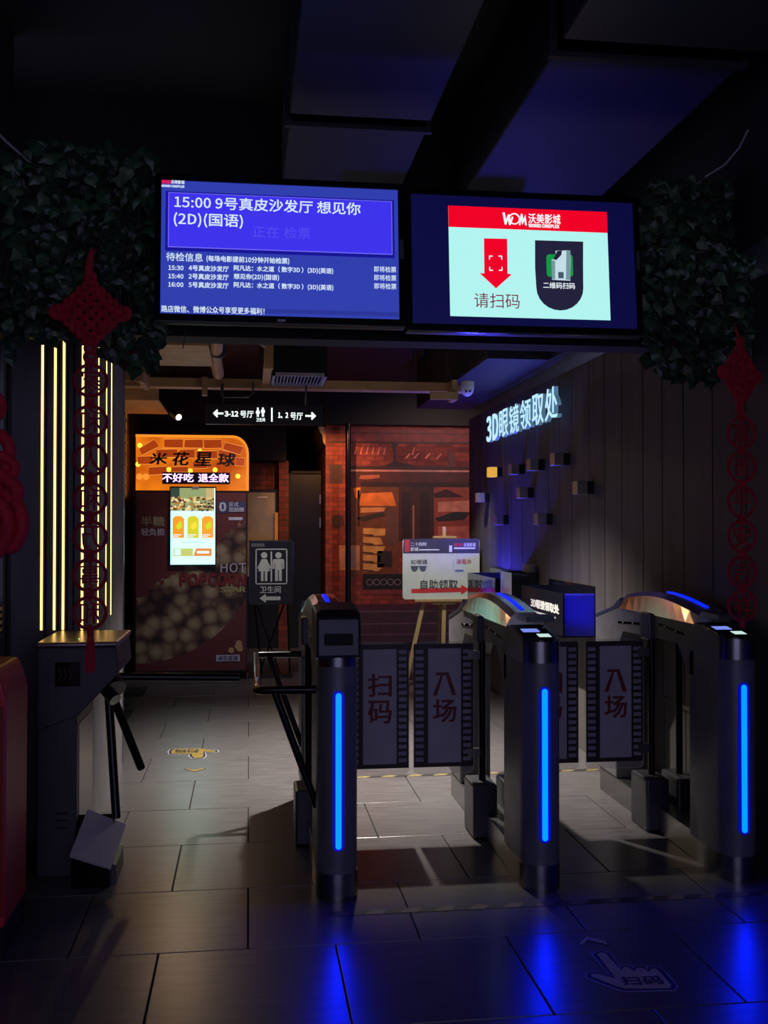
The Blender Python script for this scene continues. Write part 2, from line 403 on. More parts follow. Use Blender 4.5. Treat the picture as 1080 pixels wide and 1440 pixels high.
# right shop window
mr('printed_window', 775, 1350, 450, 770, (150, 66, 54), 2)
mp_('printed_awning', [(775, 490), (850, 460), (960, 510), (780, 515)], (60, 24, 28), 3)
mp_('printed_board', [(800, 540), (1000, 530), (1000, 600), (800, 600)], (206, 128, 104), 3)
mp_('printed_canopy', [(780, 640), (900, 600), (1000, 605), (960, 650), (800, 660)], (40, 34, 34), 4)
mp_('printed_board', [(800, 690), (1000, 690), (1000, 770), (800, 770)], (190, 98, 82), 3)
# left column print
mr('printed_lantern', 145, 222, 315, 430, (66, 40, 46), 2)
mp_('printed_lantern', [(155, 640), (180, 620), (225, 625), (235, 680), (190, 705), (160, 690)], (60, 36, 42), 2)
mr('printed_poster', 200, 325, 805, 955, (178, 120, 84), 3)
mr('printed_poster_sheet', 232, 300, 825, 940, (150, 122, 112), 4)
# planter, ledge and base
mr('printed_planter', 345, 590, 980, 1075, (22, 20, 30), 3)
for i in range(5):
    a = 385 + i*42
    MB().ring((MX(a), MY-0.005, MZ(1030)), 0.035, 0.004, n=14, m=4).build('printed_curl', mat('mural_curl', (150, 140, 150), 0.6), mur)
mr('printed_ledge', 345, 640, 1075, 1105, (120, 50, 52), 3)
mr('printed_ledge', 285, 1350, 1165, 1190, (70, 30, 44), 2)
mr('printed_base', 120, 1350, 1190, 1400, (62, 42, 58), 2)
for b in (1205, 1280, 1345): mr('printed_base_line', 285, 1350, b, b+6, (110, 80, 98), 3)
MB().box(0.88, 3.4, MY-0.02, MY, 0, 0.09).build('skirting', M_black, mur)
pole = thing('metal_pole', 'dark metal pole standing in front of the mural corner', 'pole', (1.135, 11.85, 0))
MB().cyl((1.135, 11.85, 0.02), (1.135, 11.85, 2.64), 0.032, 14).build('shaft', M_tube, pole, smooth=True)
MB().cyl((1.135, 11.85, 0), (1.135, 11.85, 0.03), 0.07, 14).build('foot_plate', M_dsteel, pole, smooth=True)
MB().cyl((1.135, 11.85, 0.52), (1.135, 11.85, 0.58), 0.05, 14).build('collar', M_dsteel, pole, smooth=True)

# ================================================================== SCREENS
def screen(name, label, cx_, zc, w_, h_, Y, tilt):
    r = thing(name, label, 'screen', (cx_, Y, zc), 'hanging information screens', (tilt, 0, 0))
    MB().box(-w_/2-.022, w_/2+.022, 0.004, .05, -h_/2-.03, h_/2+.022).build('housing', M_plastic, r, world=False, bevel=0.004)
    b = MB()
    b.box(-w_/2-.024, -w_/2, -.008, .01, -h_/2-.032, h_/2+.024).box(w_/2, w_/2+.024, -.008, .01, -h_/2-.032, h_/2+.024)
    b.box(-w_/2, w_/2, -.008, .01, h_/2, h_/2+.024).box(-w_/2, w_/2, -.008, .01, -h_/2-.032, -h_/2)
    b.build('bezel', M_bezel, r, world=False)
    MB().box(-w_/2-.022, w_/2+.022, -.012, -.006, -h_/2-.034, -h_/2-.028).build('chrome_edge', M_chrome, r, world=False)
    MB().box(-.22, -.20, .05, .16, -.1, .1).box(.20, .22, .05, .16, -.1, .1).build('bracket', M_dsteel, r, world=False)
    MB().box(w_/2+.004, w_/2+.02, -.0095, -.008, -.02, .06).build('side_logo_plate', M_dsteel, r, world=False)
    return r
def qmap(TL, TR, BR, BL, w_, h_):
    def f(cx_, cy_):
        u = (cx_-(TL[0]+BL[0])/2)/((TR[0]+BR[0])/2-(TL[0]+BL[0])/2)
        t = TL[1]+(TR[1]-TL[1])*u; b = BL[1]+(BR[1]-BL[1])*u
        return (u-.5)*w_, (.5-(cy_-t)/(b-t))*h_
    return f
SW, SH = 0.93, 0.535
tv = screen('schedule_screen', 'hanging screen with blue film schedule in white lettering', 0.125, 2.53, SW, SH, 4.06, -0.09)
q1 = qmap((72, 52), (1030, 92), (1025, 632), (80, 614), SW, SH)
G_navy = glow('schedule_blue', (47, 62, 172)); G_blue = glow('schedule_panel', (62, 50, 236)); G_blue2 = glow('schedule_panel_edge', (120, 110, 245)); G_dn = glow('schedule_border', (22, 18, 150))
G_txt = glow('schedule_text', (214, 232, 250)); G_dim = glow('schedule_ghost', (84, 74, 240)); G_red = glow('screen_red', (232, 8, 40))
rect('display', -SW/2, SW/2, -SH/2, SH/2, 0.004, G_navy, tv, 0.004, world=False)
def q1rect(name, a0, b0, a1, b1, m, y):
    x0, z1 = q1(a0, b0); x1, _ = q1(a1, b0); _, z0 = q1(a0, b1)
    return rect(name, x0, x1, z0, z1, y, m, tv, .0008, world=False)
q1rect('panel_shadow', 92, 98, 1012, 350, G_dn, -.0010)
q1rect('panel_border', 103, 104, 1003, 336, G_blue2, -.0020)
q1rect('highlight_panel', 106, 107, 1000, 333, G_blue, -.0030)
q1rect('footer_bar', 79, 582, 1026, 600, glow('schedule_footer', (40, 52, 150)), -.0010)
def q1t(s, a0, bt, a1, bb, m=G_txt, off=0.0, y=-.0042):
    x0, z1 = q1(a0, bt); x1, _ = q1(a1, bt); _, z0 = q1(a0, bb)
    return xz(s, x0, x1, z0, z1, y, m, tv, world=False, off=off)
q1t('15:00 9号真皮沙发厅 想见你', 127, 118, 873, 172, off=.006)
q1t('(2D)(国语)', 125, 190, 398, 250, off=.006)
q1t('正在 检票', 437, 245, 668, 293, G_dim)
q1t('待检信息', 97, 358, 240, 394, off=.01, y=-.002)
q1t('(每场电影提前10分钟开始检票)', 254, 370, 583, 398, off=.01, y=-.002)
for i, (tm, hall, film, x1) in enumerate([('15:30', '4号真皮沙发厅', '阿凡达：水之道（ 数字3D ）(3D)(英语)', 760),
                                          ('15:40', '2号真皮沙发厅', '想见你(2D)(国语)', 542),
                                          ('16:00', '5号真皮沙发厅', '阿凡达：水之道（ 数字3D ）(3D)(英语)', 760)]):
    b = 412 + i*35
    q1t(tm, 106, b+1, 165, b+20, off=.01, y=-.002)
    q1t(hall, 185, b-1, 342, b+23, off=.01, y=-.002)
    q1t(film, 362, b-2, x1, b+24, off=.01, y=-.002)
    q1t('即将检票', 926, b-1, 1017, b+23, off=.01, y=-.002)
q1t('路店微信、微博公众号享受更多福利！', 80, 580, 484, 608, off=.02, y=-.003)
q1t('星期日 2022-12-25 15:09', 754, 56, 1014, 80, off=.012, y=-.002)
q1t('WOM', 74, 52, 112, 68, G_red, off=.03, y=-.002)
q1t('沃美影城', 113, 52, 166, 68, off=.03, y=-.002)
q1t('WOMEI CINEPLEX', 74, 72, 166, 82, off=.03, y=-.002)
MB().box(-.016, .016, -.0095, -.008, -SH/2-.022, -SH/2-.012).build('maker_plate', M_lightgrey, tv, world=False)

tv2 = screen('scan_screen', 'hanging screen with red banner and arrow above the scan instruction', 1.108, 2.517, SW, SH, 4.06, -0.09)
rect('display', -SW/2, SW/2, -SH/2, SH/2, 0.004, glow('scan_dark', (9, 9, 62)), tv2, 0.004, world=False)
# picture corners in crop pixels -> local coordinates
def q2(cx_, cy_):
    u = (cx_-210)/(918-210); t = 102+28*u; b = 597+18*u
    return -0.312+u*0.665, 0.225-(cy_-t)/(b-t)*0.4575
def q2p(name, pts, m, y): return flat(name, [q2(a, b) for a, b in pts], y, m, tv2, .0008, world=False)
G_mint = glow('scan_mint', (178, 244, 240)); G_scr = glow('scan_red', (240, 0, 36)); G_ink = glow('scan_ink', (34, 32, 58)); G_w = glow('scan_white', (240, 250, 255)); G_cr = glow('scan_crimson', (120, 30, 62))
rect('picture', -.312, .353, -.2325, .225, -.001, G_mint, tv2, .0008, world=False)
rect('banner', -.312, .353, .136, .225, -.002, G_scr, tv2, .0008, world=False)
def q2t(s, a0, bt, a1, bb, m, off=0, y=-.0035):
    x0, z1 = q2(a0, bt); x1, _ = q2(a1, bt); _, z0 = q2(a0, bb)
    return xz(s, x0, x1, z0, z1, y, m, tv2, world=False, off=off)
q2t('沃美影城', 562, 137, 706, 182, G_w, .02)
q2t('WOMEI CINEPLEX', 562, 184, 700, 200, G_w, .03)
# round W O M emblem
q2p('emblem', [(448, 134), (458, 133), (463, 165), (472, 142), (479, 142), (483, 168), (490, 150), (496, 156), (483, 190), (476, 190), (472, 166), (464, 188), (457, 188)], G_w, -.0032)
q2p('emblem', [(520, 190), (530, 138), (538, 142), (540, 165), (550, 142), (555, 192), (547, 190), (545, 168), (535, 190), (530, 165), (526, 192)], G_w, -.0032)
c = q2(500, 162); MB().ring((c[0], -.0035, c[1]), .0215, .0032, n=24, m=4).build('emblem', G_w, tv2, world=False)
q2p('down_arrow', [(364, 250), (466, 252), (464, 408), (482, 412), (412, 474), (342, 406), (362, 408)], G_scr, -.002)
for sx, sz in ((384, 328), (442, 328), (442, 396), (384, 396)):
    dx = 16 if sx < 400 else -16; dz = 18 if sz < 350 else -18
    q2p('scan_bracket', [(sx, sz), (sx+dx, sz), (sx+dx, sz+dz*.25), (sx+dx*.25, sz+dz*.25), (sx+dx*.25, sz+dz), (sx, sz+dz)], G_w, -.0032)
q2t('请扫码', 315, 494, 514, 560, G_cr)
sh = [(590, 258), (806, 264)] + [(805-5*t, 264+190*t) for t in (.5, 1)] + [(695+105*math.cos(a), 470+102*math.sin(a)) for a in [i*PI/12 for i in range(0, 13)]] + [(587, 380)]
q2p('shield', sh, G_ink, -.002)
q2p('green_plate', rrect(638, 756, 322, 422, 14), glow('scan_green', (20, 150, 70)), -.003)
q2p('gate_icon', [(662, 345), (680, 345), (680, 306), (746, 304), (746, 350), (742, 440), (660, 436)], glow('scan_icon', (196, 222, 230)), -.004)
q2p('gate_icon_edge', [(728, 306), (746, 304), (742, 438), (722, 436)], glow('scan_icon_edge', (120, 150, 160)), -.005)
q2p('gate_icon_edge', [(660, 350), (676, 350), (674, 436), (660, 434)], glow('scan_icon_edge', (120, 150, 160)), -.005)
q2p('gate_icon_reader', [(688, 402), (712, 402), (712, 430), (688, 430)], glow('scan_icon_reader', (70, 90, 110)), -.006)
q2p('hand_icon', [(668, 345), (686, 308), (708, 306), (704, 326), (682, 348)], G_ink, -.006)
q2t('二维码扫码', 620, 446, 762, 474, G_w, .012, -.004)

# ================================================================== HANGING DIRECTION SIGN
ds = thing('direction_sign', 'black hanging sign pointing to halls 3-12 left and 1, 2 right', 'sign', (0.12, 8.0, 2.24))
MB().box(-0.331, 0.57, 8.0, 8.05, 2.235, 2.39).build('sign_box', mat('sign_black', (34, 28, 26), 0.4), ds, bevel=0.004)
for X in (-0.2, 0.44):
    MB().cyl((X, 8.025, 2.39), (X, 8.025, 2.548), 0.008, 8).build('hanger', M_dsteel, ds)
MB().tube([(-0.21, 8.02, 2.55), (-0.21, 8.02, 2.46), (-0.19, 8.02, 2.445), (0.0, 8.02, 2.45), (0.03, 8.02, 2.48), (0.03, 8.02, 2.56)], 0.009, 6).build('cable', M_dsteel, ds)
G_sign = glow('sign_white', (240, 255, 250), 1.3)
def sx_(c): return -0.331 + (c-438)*(0.901/(995-438))
def sz_(c, a): return 2.39 - (c-(362+(a-438)*0.03))*0.00163
def dst(s, a0, a1, bt, bb, off=.02): return xz(s, sx_(a0), sx_(a1), sz_(bb, a0), sz_(bt, a0), 7.998, G_sign, ds, off=off)
dst('3-12', 527, 592, 398, 424); dst('号厅', 600, 664, 398, 430); dst('1、2', 780, 828, 408, 436); dst('号厅', 838, 898, 410, 444)
def arrow_h(x0, x1, z, hz, dirn, y, m, parent, name='arrow'):
    t = hz*0.22
    if dirn < 0: P = [(x0, z), (x0+hz, z+hz), (x0+hz+t, z+hz-t), (x0+1.1*hz, z+t), (x1, z+t), (x1, z-t), (x0+1.1*hz, z-t), (x0+hz+t, z-hz+t), (x0+hz, z-hz)]
    else: P = [(x1, z), (x1-hz, z+hz), (x1-hz-t, z+hz-t), (x1-1.1*hz, z+t), (x0, z+t), (x0, z-t), (x1-1.1*hz, z-t), (x1-hz-t, z-hz+t), (x1-hz, z-hz)]
    return flat(name, P, y, m, parent)
arrow_h(sx_(472), sx_(522), sz_(408, 472), 0.032, -1, 7.998, G_sign, ds)
arrow_h(sx_(910), sx_(962), sz_(427, 910), 0.032, 1, 7.998, G_sign, ds)
rect('divider', sx_(747), sx_(754), sz_(452, 747), sz_(386, 747), 7.998, G_sign, ds)
def person_icon(x, z0, h, y, m, parent, skirt):
    hr = h*.11
    P = [(x+hr*math.cos(i*PI/6), z0+h-hr+hr*math.sin(i*PI/6)) for i in range(12)]
    flat('figure_head', P, y, m, parent)
    s = h
    if skirt: B = [(x-.09*s, z0+.76*s), (x+.09*s, z0+.76*s), (x+.24*s, z0+.44*s), (x+.18*s, z0+.42*s), (x+.12*s, z0+.58*s), (x+.20*s, z0+.34*s), (x+.11*s, z0+.34*s), (x+.11*s, z0), (x+.02*s, z0), (x+.02*s, z0+.34*s), (x-.02*s, z0+.34*s), (x-.02*s, z0), (x-.11*s, z0), (x-.11*s, z0+.34*s), (x-.20*s, z0+.34*s), (x-.12*s, z0+.58*s), (x-.18*s, z0+.42*s), (x-.24*s, z0+.44*s)]
    else: B = [(x-.16*s, z0+.76*s), (x+.16*s, z0+.76*s), (x+.2*s, z0+.70*s), (x+.2*s, z0+.42*s), (x+.13*s, z0+.42*s), (x+.13*s, z0+.62*s), (x+.115*s, z0+.62*s), (x+.115*s, z0), (x+.015*s, z0), (x+.015*s, z0+.38*s), (x-.015*s, z0+.38*s), (x-.015*s, z0), (x-.115*s, z0), (x-.115*s, z0+.62*s), (x-.13*s, z0+.62*s), (x-.13*s, z0+.42*s), (x-.2*s, z0+.42*s), (x-.2*s, z0+.70*s)]
    flat('figure_body', B, y, m, parent)
person_icon(sx_(684), sz_(428, 684), .072, 7.998, G_sign, ds, True)
person_icon(sx_(708), sz_(428, 708), .072, 7.998, G_sign, ds, False)
dst('卫生间', 676, 718, 433, 450, .03)

# ================================================================== POPCORN MACHINE
PYF = 9.9
def px_(p): return -1.06 + (p-190)*0.006626
def pz_(p): return 2.308 - (p-613)*0.00672
pm = thing('popcorn_machine', 'tall popcorn vending machine with glowing orange crown and touch screen', 'vending machine', (-0.54, 10.3, 0))
# printed body material: maroon with a heap of popcorn under a curved edge
m = bpy.data.materials.new('popcorn_print'); m.use_nodes = True; nt = m.node_tree; p = nt.nodes['Principled BSDF']; p.inputs['Roughness'].default_value = 0.45
tc = nt.nodes.new('ShaderNodeTexCoord'); sp = nt.nodes.new('ShaderNodeSeparateXYZ'); nt.links.new(tc.outputs['Object'], sp.inputs[0])
vo = nt.nodes.new('ShaderNodeTexVoronoi'); vo.inputs['Scale'].default_value = 7.5; vo.inputs['Randomness'].default_value = 0.8
mpn = nt.nodes.new('ShaderNodeMapping'); mpn.inputs['Scale'].default_value = (1, 0.0, 1)
no = nt.nodes.new('ShaderNodeTexNoise'); no.inputs['Scale'].default_value = 28; no.inputs['Detail'].default_value = 4
mxv = nt.nodes.new('ShaderNodeMixRGB'); mxv.blend_type = 'ADD'; mxv.inputs[0].default_value = 0.035
nt.links.new(tc.outputs['Object'], mpn.inputs[0]); nt.links.new(mpn.outputs[0], no.inputs['Vector'])
nt.links.new(mpn.outputs[0], mxv.inputs[1]); nt.links.new(no.outputs['Color'], mxv.inputs[2]); nt.links.new(mxv.outputs[0], vo.inputs['Vector'])
cr = nt.nodes.new('ShaderNodeValToRGB')
for i, (pos, c) in enumerate([(0.0, (176, 160, 134)), (0.34, (150, 130, 106)), (0.56, (104, 76, 64)), (0.75, (48, 26, 28))]):
    e = cr.color_ramp.elements[i] if i < 2 else cr.color_ramp.elements.new(pos)
    e.position = pos; e.color = lin(c) + (1,)
nt.links.new(vo.outputs['Distance'], cr.inputs[0])
def mth(op, a, b=None):
    n = nt.nodes.new('ShaderNodeMath'); n.operation = op
    for i, v in enumerate((a, b)):
        if v is None: continue
        if isinstance(v, (int, float)): n.inputs[i].default_value = v
        else: nt.links.new(v, n.inputs[i])
    return n.outputs[0]
X_, Z_ = sp.outputs['X'], sp.outputs['Z']
# circle (centre -1.0, 1.25; radius 1.13) and a slanted upper edge with noise
r2 = mth('ADD', mth('POWER', mth('ADD', X_, 1.02), 2.0), mth('POWER', mth('SUBTRACT', Z_, 1.28), 2.0))
inc = mth('LESS_THAN', r2, 1.24)
up = mth('ADD', mth('MULTIPLY', mth('ADD', X_, 0.54), 0.75), mth('ADD', mth('MULTIPLY', no.outputs['Fac'], 0.4), 0.92))
low = mth('LESS_THAN', Z_, up)
msk = mth('MULTIPLY', inc, low)
mx = nt.nodes.new('ShaderNodeMixRGB'); mx.inputs[1].default_value = lin((104, 44, 48)) + (1,)
nt.links.new(msk, mx.inputs[0]); nt.links.new(cr.outputs[0], mx.inputs[2]); nt.links.new(mx.outputs[0], p.inputs['Base Color'])
M_pop = m
MB().box(px_(190), px_(348), PYF, PYF+0.75, 0.08, pz_(690)).build('cabinet', M_pop, pm, bevel=0.012)
MB().box(px_(194), px_(344), PYF+0.02, PYF+0.7, 0.0, 0.08).build('plinth', M_black, pm)
frame_rect(px_(190), px_(348), 0.08, pz_(690), 0.012, PYF, 0.006, 'body_trim', M_plastic, pm)
# crown
x0, x1, z0, z1 = px_(190), px_(348), pz_(690), pz_(613)
crown = [(x0, z0), (x1, z0), (x1, z1-.16)] + [(x1-.14+.14*math.cos(a), z1-.16+.16*math.sin(a)) for a in [PI/12*i for i in range(1, 6)]] + [(x1-.14, z1), (x0, z1)]
G_or = mat('crown_backlight', (60, 20, 4), 0.5, emit=(0.95, 0.17, 0.012), es=0.75)
ntc = G_or.node_tree; pc = ntc.nodes['Principled BSDF']
nz = ntc.nodes.new('ShaderNodeTexNoise'); nz.inputs['Scale'].default_value = 2.6
tcc = ntc.nodes.new('ShaderNodeTexCoord'); rr = ntc.nodes.new('ShaderNodeValToRGB')
rr.color_ramp.elements[0].position = .3; rr.color_ramp.elements[0].color = (.55, .06, .003, 1); rr.color_ramp.elements[1].position = .75; rr.color_ramp.elements[1].color = (1.5, .40, .012, 1)
ntc.links.new(tcc.outputs['Object'], nz.inputs['Vector']); ntc.links.new(nz.outputs['Fac'], rr.inputs[0]); ntc.links.new(rr.outputs[0], pc.inputs['Emission Color'])
cb = MB().prism(crown, 'y', PYF+0.05, PYF+0.4).build('crown', G_or, pm)
G_rim = glow('crown_rim', (255, 150, 40), 1.0)
rim = [(a, PYF+0.03, b) for a, b in crown[1:]]
MB().tube(rim, 0.012, 6).build('crown_rim', G_rim, cb)
M_blk = mat('crown_block', (150, 50, 12), 0.5, emit=(0.42, 0.05, 0.004), es=0.8)
G_edge = glow('crown_block_edge', (255, 160, 70), 0.9)
def s2x(c): return px_(180 + c/6.0)
def s2z(c): return pz_(600 + c/6.0)
blocks = [[(90, 190), (215, 110), (260, 170), (115, 245)], [(300, 108), (460, 105), (458, 180), (302, 178)], [(475, 110), (628, 105), (630, 180), (470, 178)], [(632, 108), (785, 105), (790, 178), (640, 182)],
          [(815, 128), (975, 165), (945, 235), (800, 190)], [(75, 255), (200, 250), (215, 320), (85, 320)], [(230, 195), (410, 190), (415, 260), (240, 262)], [(430, 195), (560, 190), (560, 265), (432, 262)],
          [(570, 205), (750, 200), (752, 270), (575, 268)], [(170, 345), (320, 335), (325, 400), (175, 412)], [(360, 340), (500, 335), (505, 385), (360, 385)], [(540, 290), (660, 285), (665, 350), (545, 352)], [(760, 190), (880, 215), (870, 262), (765, 262)], [(905, 255), (985, 262), (980, 330), (900, 325)]]
for B in blocks:
    o = MB().prism([(s2x(a), s2z(b)) for a, b in B], 'y', PYF+0.0, PYF+0.05).build('crown_block', M_blk, cb)
    MB().tube([(s2x(a), PYF+0.002, s2z(b)) for a, b in B], 0.004, 4, True).build('lit_edge', G_edge, o)
G_hot = glow('crown_bulb', (255, 225, 60), 2.2)
for a, b in ((95, 160), (80, 320), (600, 205), (730, 362), (925, 415), (340, 362), (520, 372)):
    MB().ball((s2x(a), PYF+0.03, s2z(b)), 0.022).build('bulb', G_hot, cb, smooth=True)
for a in (95, 150): MB().ball((s2x(a), PYF+0.0, s2z(425)), 0.03).build('popcorn_ball', glow('crown_ball', (255, 150, 50)), cb, smooth=True)
for ch, a0, a1, b0, b1 in (('米', 185, 330, 222, 322), ('花', 372, 512, 215, 330), ('星', 560, 708, 215, 332), ('球', 752, 905, 222, 334)):
    text(ch, (s2x(a0), PYF-0.004, s2z(b1)), (s2x(a1)-s2x(a0), 0, 0), (0, 0, s2z(b0)-s2z(b1)), (0, -1, 0), M_black, cb, off=.03, ext=.02, shear=.12)
# scrolling LED text
lb = MB().box(px_(228), px_(323), PYF-0.03, PYF, pz_(681), pz_(664.5)).build('led_display', M_plastic, pm)
G_led = glow('led_violet', (226, 170, 255), 3.0)
xz('不好吃', s2x(288), s2x(552), s2z(470), s2z(396), PYF-0.031, G_led, lb, off=.025)
xz('退全款', s2x(590), s2x(848), s2z(470), s2z(396), PYF-0.031, G_led, lb, off=.025)
# touch screen
def c4x(c): return px_(160 + c/3.788)
def c4z(c): return pz_(600 + c/3.788)
ts = MB().box(c4x(297), c4x(545), PYF-0.035, PYF, c4z(740), c4z(320)).build('touch_screen', M_plastic, pm, bevel=.004)
G_sc = glow('kiosk_paper', (140, 238, 234), 3.0)
def kr(name, a0, a1, b0, b1, m, l): return rect(name, c4x(a0), c4x(a1), c4z(b1), c4z(b0), PYF-0.035-0.001*l, m, ts)
kr('screen_page', 303, 539, 328, 734, G_sc, 1)
kr('screen_photo', 303, 534, 328, 450, glow('kiosk_photo', (150, 164, 110), 1.0), 2)
kr('screen_photo_top', 303, 350, 328, 380, glow('kiosk_photo_dark', (52, 70, 58), 1.0), 3)
kr('screen_photo_top', 490, 534, 328, 380, glow('kiosk_photo_warm', (206, 176, 116), 1.0), 3)
pcs = [glow('kiosk_corn_%d' % i, c, 1.0) for i, c in enumerate([(226, 196, 120), (176, 122, 60), (104, 66, 40), (240, 220, 160), (84, 48, 40)])]
bins_ = [MB() for _ in pcs]
for i in range(150):
    a = random.uniform(307, 530); b = random.uniform(378, 446); rr_ = random.uniform(.010, .020)
    P = [(c4x(a)+rr_*math.cos(t*PI/3)*random.uniform(.7, 1.1), c4z(b)+rr_*.7*math.sin(t*PI/3)) for t in range(6)]
    yy = PYF-0.0385-0.00001*i
    bins_[i % 5].prism(P, 'y', yy-.0005, yy)
for b_, m_ in zip(bins_, pcs): b_.build('popcorn_picture', m_, ts, kind='stuff')
for i, (a0, c) in enumerate(((312, (236, 150, 40)), (390, (206, 200, 40)), (467, (240, 156, 40)))):
    gm = glow('kiosk_card_%d' % i, c, 1.15)
    kr('menu_card', a0, a0+63, 488, 594, gm, 2)
    flat('menu_card_cap', [(c4x(a0+31+28*math.cos(t*PI/10)), c4z(490-15*math.sin(t*PI/10))) for t in range(11)], PYF-0.037, gm, ts)
    flat('menu_leaf', [(c4x(a0+18), c4z(530)), (c4x(a0+45), c4z(500)), (c4x(a0+54), c4z(535)), (c4x(a0+30), c4z(550))], PYF-0.038, glow('kiosk_leaf_%d' % (i % 2), ((206, 216, 40), (240, 220, 60))[i % 2], 1.1), ts)
    kr('menu_text_line', a0+4, a0+48, 574, 579, G_w, 4); kr('menu_text_line', a0+4, a0+34, 583, 588, G_w, 4)
kr('page_line', 360, 480, 614, 617, glow('kiosk_grey', (150, 170, 170)), 2)
kr('button_bar', 318, 422, 648, 690, glow('kiosk_olive', (196, 200, 110), 1.1), 2)
flat('button_bar', [(c4x(422), c4z(690)), (c4x(522), c4z(690)), (c4x(522), c4z(648)), (c4x(438), c4z(648))], PYF-0.037, glow('kiosk_orange', (226, 140, 60), 1.1), ts)
kr('button_text', 442, 508, 662, 676, G_w, 4); kr('button_icon', 326, 356, 654, 684, G_sc, 4)
MB().box(c4x(415), c4x(452), PYF-0.05, PYF-0.03, c4z(336), c4z(320)).build('camera_clip', M_lightgrey, ts)
# printed lettering
M_prt = mat('machine_print', (205, 200, 225), 0.6); M_prtk = mat('machine_print_outline', (60, 64, 110), 0.6); M_prr = mat('machine_red_print', (128, 38, 44), 0.6)
def kt(s, a0, a1, b0, b1, m, off=.02, l=1): return xz(s, c4x(a0), c4x(a1), c4z(b1), c4z(b0), PYF-0.006-.001*l, m, pm, off=off)
kt('半糖', 144, 270, 478, 530, mat('machine_cream', (180, 168, 140), 0.6)); kt('轻负担', 146, 270, 542, 580, M_prt)
kr2 = lambda n, a0, a1, b0, b1, m, l: rect(n, c4x(a0), c4x(a1), c4z(b1), c4z(b0), PYF-.0055-.001*l, m, pm)
kr2('label_backing', 608, 698, 400, 456, M_prtk, 0); kr2('label_backing', 556, 606, 396, 460, M_prtk, 0)
kt('0', 560, 598, 402, 452, M_prt, .015, 2); kt('反式', 612, 664, 402, 426, M_prt, .02, 2); kt('脂肪酸', 612, 694, 430, 454, M_prt, .02, 2)
kr2('label_line', 610, 686, 482, 498, M_prt, 0)
kt('HOT', 568, 704, 728, 778, M_prt, -.005, 2); kt('POPCORN', 350, 706, 782, 850, M_prr, .02, 2); kt('STAR', 566, 702, 854, 884, mat('machine_gold_print', (170, 160, 110), 0.6), .02, 2)
kr2('badge', 546, 672, 1218, 1252, M_prt, 0); kt('米花星球', 556, 662, 1222, 1248, M_prtk, .03, 2)
for i in range(9):
    a, b = 648+random.uniform(-32, 32), 1172+random.uniform(-26, 26)
    flat('printed_kernel', [(c4x(a+16*math.cos(t*PI/4)), c4z(b+15*math.sin(t*PI/4))) for t in range(8)], PYF-.0065-.0002*i, mat('machine_kernel', (196, 160, 116), 0.6), pm)

# gold lattice light panel on the left wall beside the machine
gp = thing('lattice_panel', 'gold lit lattice panel on the left wall beside the vending machine', 'wall panel', (-1.14, 9.0, 1.7))
MB().box(-1.149, -1.135, 8.4, 9.85, 1.72, 2.56).build('glow_sheet', mat('amber_sheet', (120, 70, 10), 0.5, emit=(0.5, 0.22, 0.02), es=0.8, var=.4, scale=20), gp)
for i in range(9): MB().box(-1.135, -1.12, 8.4+i*0.18, 8.42+i*0.18, 1.72, 2.56).build('lattice_bar', M_brown, gp)
for i in range(9): MB().box(-1.135, -1.118, 8.4, 9.85, 1.72+i*0.1, 1.735+i*0.1).build('lattice_bar', M_brown, gp)
# track spot above the machine
def spot_lamp(name, label, loc, aim, power, col, spot, r=.035, blend=.6):
    t = thing(name, label, 'lamp', (loc[0], loc[1], loc[2]+0.12), 'ceiling spot lamps')
    a = Vector(loc); dv = (Vector(aim)-a).normalized()
    MB().cyl(a - dv*.12, a, r, 14).build('lamp_can', M_plastic, t, smooth=True)
    MB().cyl(a - dv*.005, a + dv*.002, r*.8, 14).build('lens', mat('lamp_lens', (30, 30, 30), .4, emit=(1, .86, .62), es=3.0), t)
    MB().tube([a - dv*.08, a - dv*.08 + Vector((0, 0, .1)), a - dv*.08 + Vector((0, 0, max(.14, 3.06-(a-dv*.08).z)))], .008, 6).build('stem', M_plastic, t)
    light('SPOT', 'lamp_light', a + dv*.01, power, col, t, size=.03, aim=aim, spot=spot, blend=blend)
    return t
spot_lamp('spot_lamp', 'small ceiling spot lamp shining above the popcorn machine crown', (-0.62, 9.3, 2.42), (1.0, 6.6, 1.0), 14, (1, .66, .34), 1.3)
spot_lamp('spot_lamp', 'ceiling downlight over the lane behind the gates', (0.755, 6.2, 2.80), (0.85, 6.3, 0.0), 1250, (1, .94, .80), 1.62, blend=1.0)
spot_lamp('spot_lamp', 'reddish ceiling spot lamp washing the street mural corner', (0.80, 11.1, 2.62), (1.0, 12.0, 1.75), 75, (1, .42, .14), 1.5)

spot_lamp('spot_lamp', 'added spot lamp brightening the white pickup board', (1.42, 8.35, 2.86), (1.75, 9.3, 1.05), 130, (1, .97, .88), .75)  # added lamp, lifts the board that the narrowed downlight leaves dim
spot_lamp('spot_lamp', 'added spot lamp brightening the restroom sign', (0.12, 8.75, 2.88), (-0.02, 9.95, 1.0), 60, (1, .95, .88), 1.15, blend=.9)  # unseen extra lamp, brightens the restroom sign and the popcorn print
spot_lamp('spot_lamp', 'added spot lamp brightening the mural behind the easel', (2.4, 10.4, 2.9), (2.1, 12.0, 1.3), 75, (1, .66, .56), 1.9)  # added without a known fixture, only to raise the dim mural
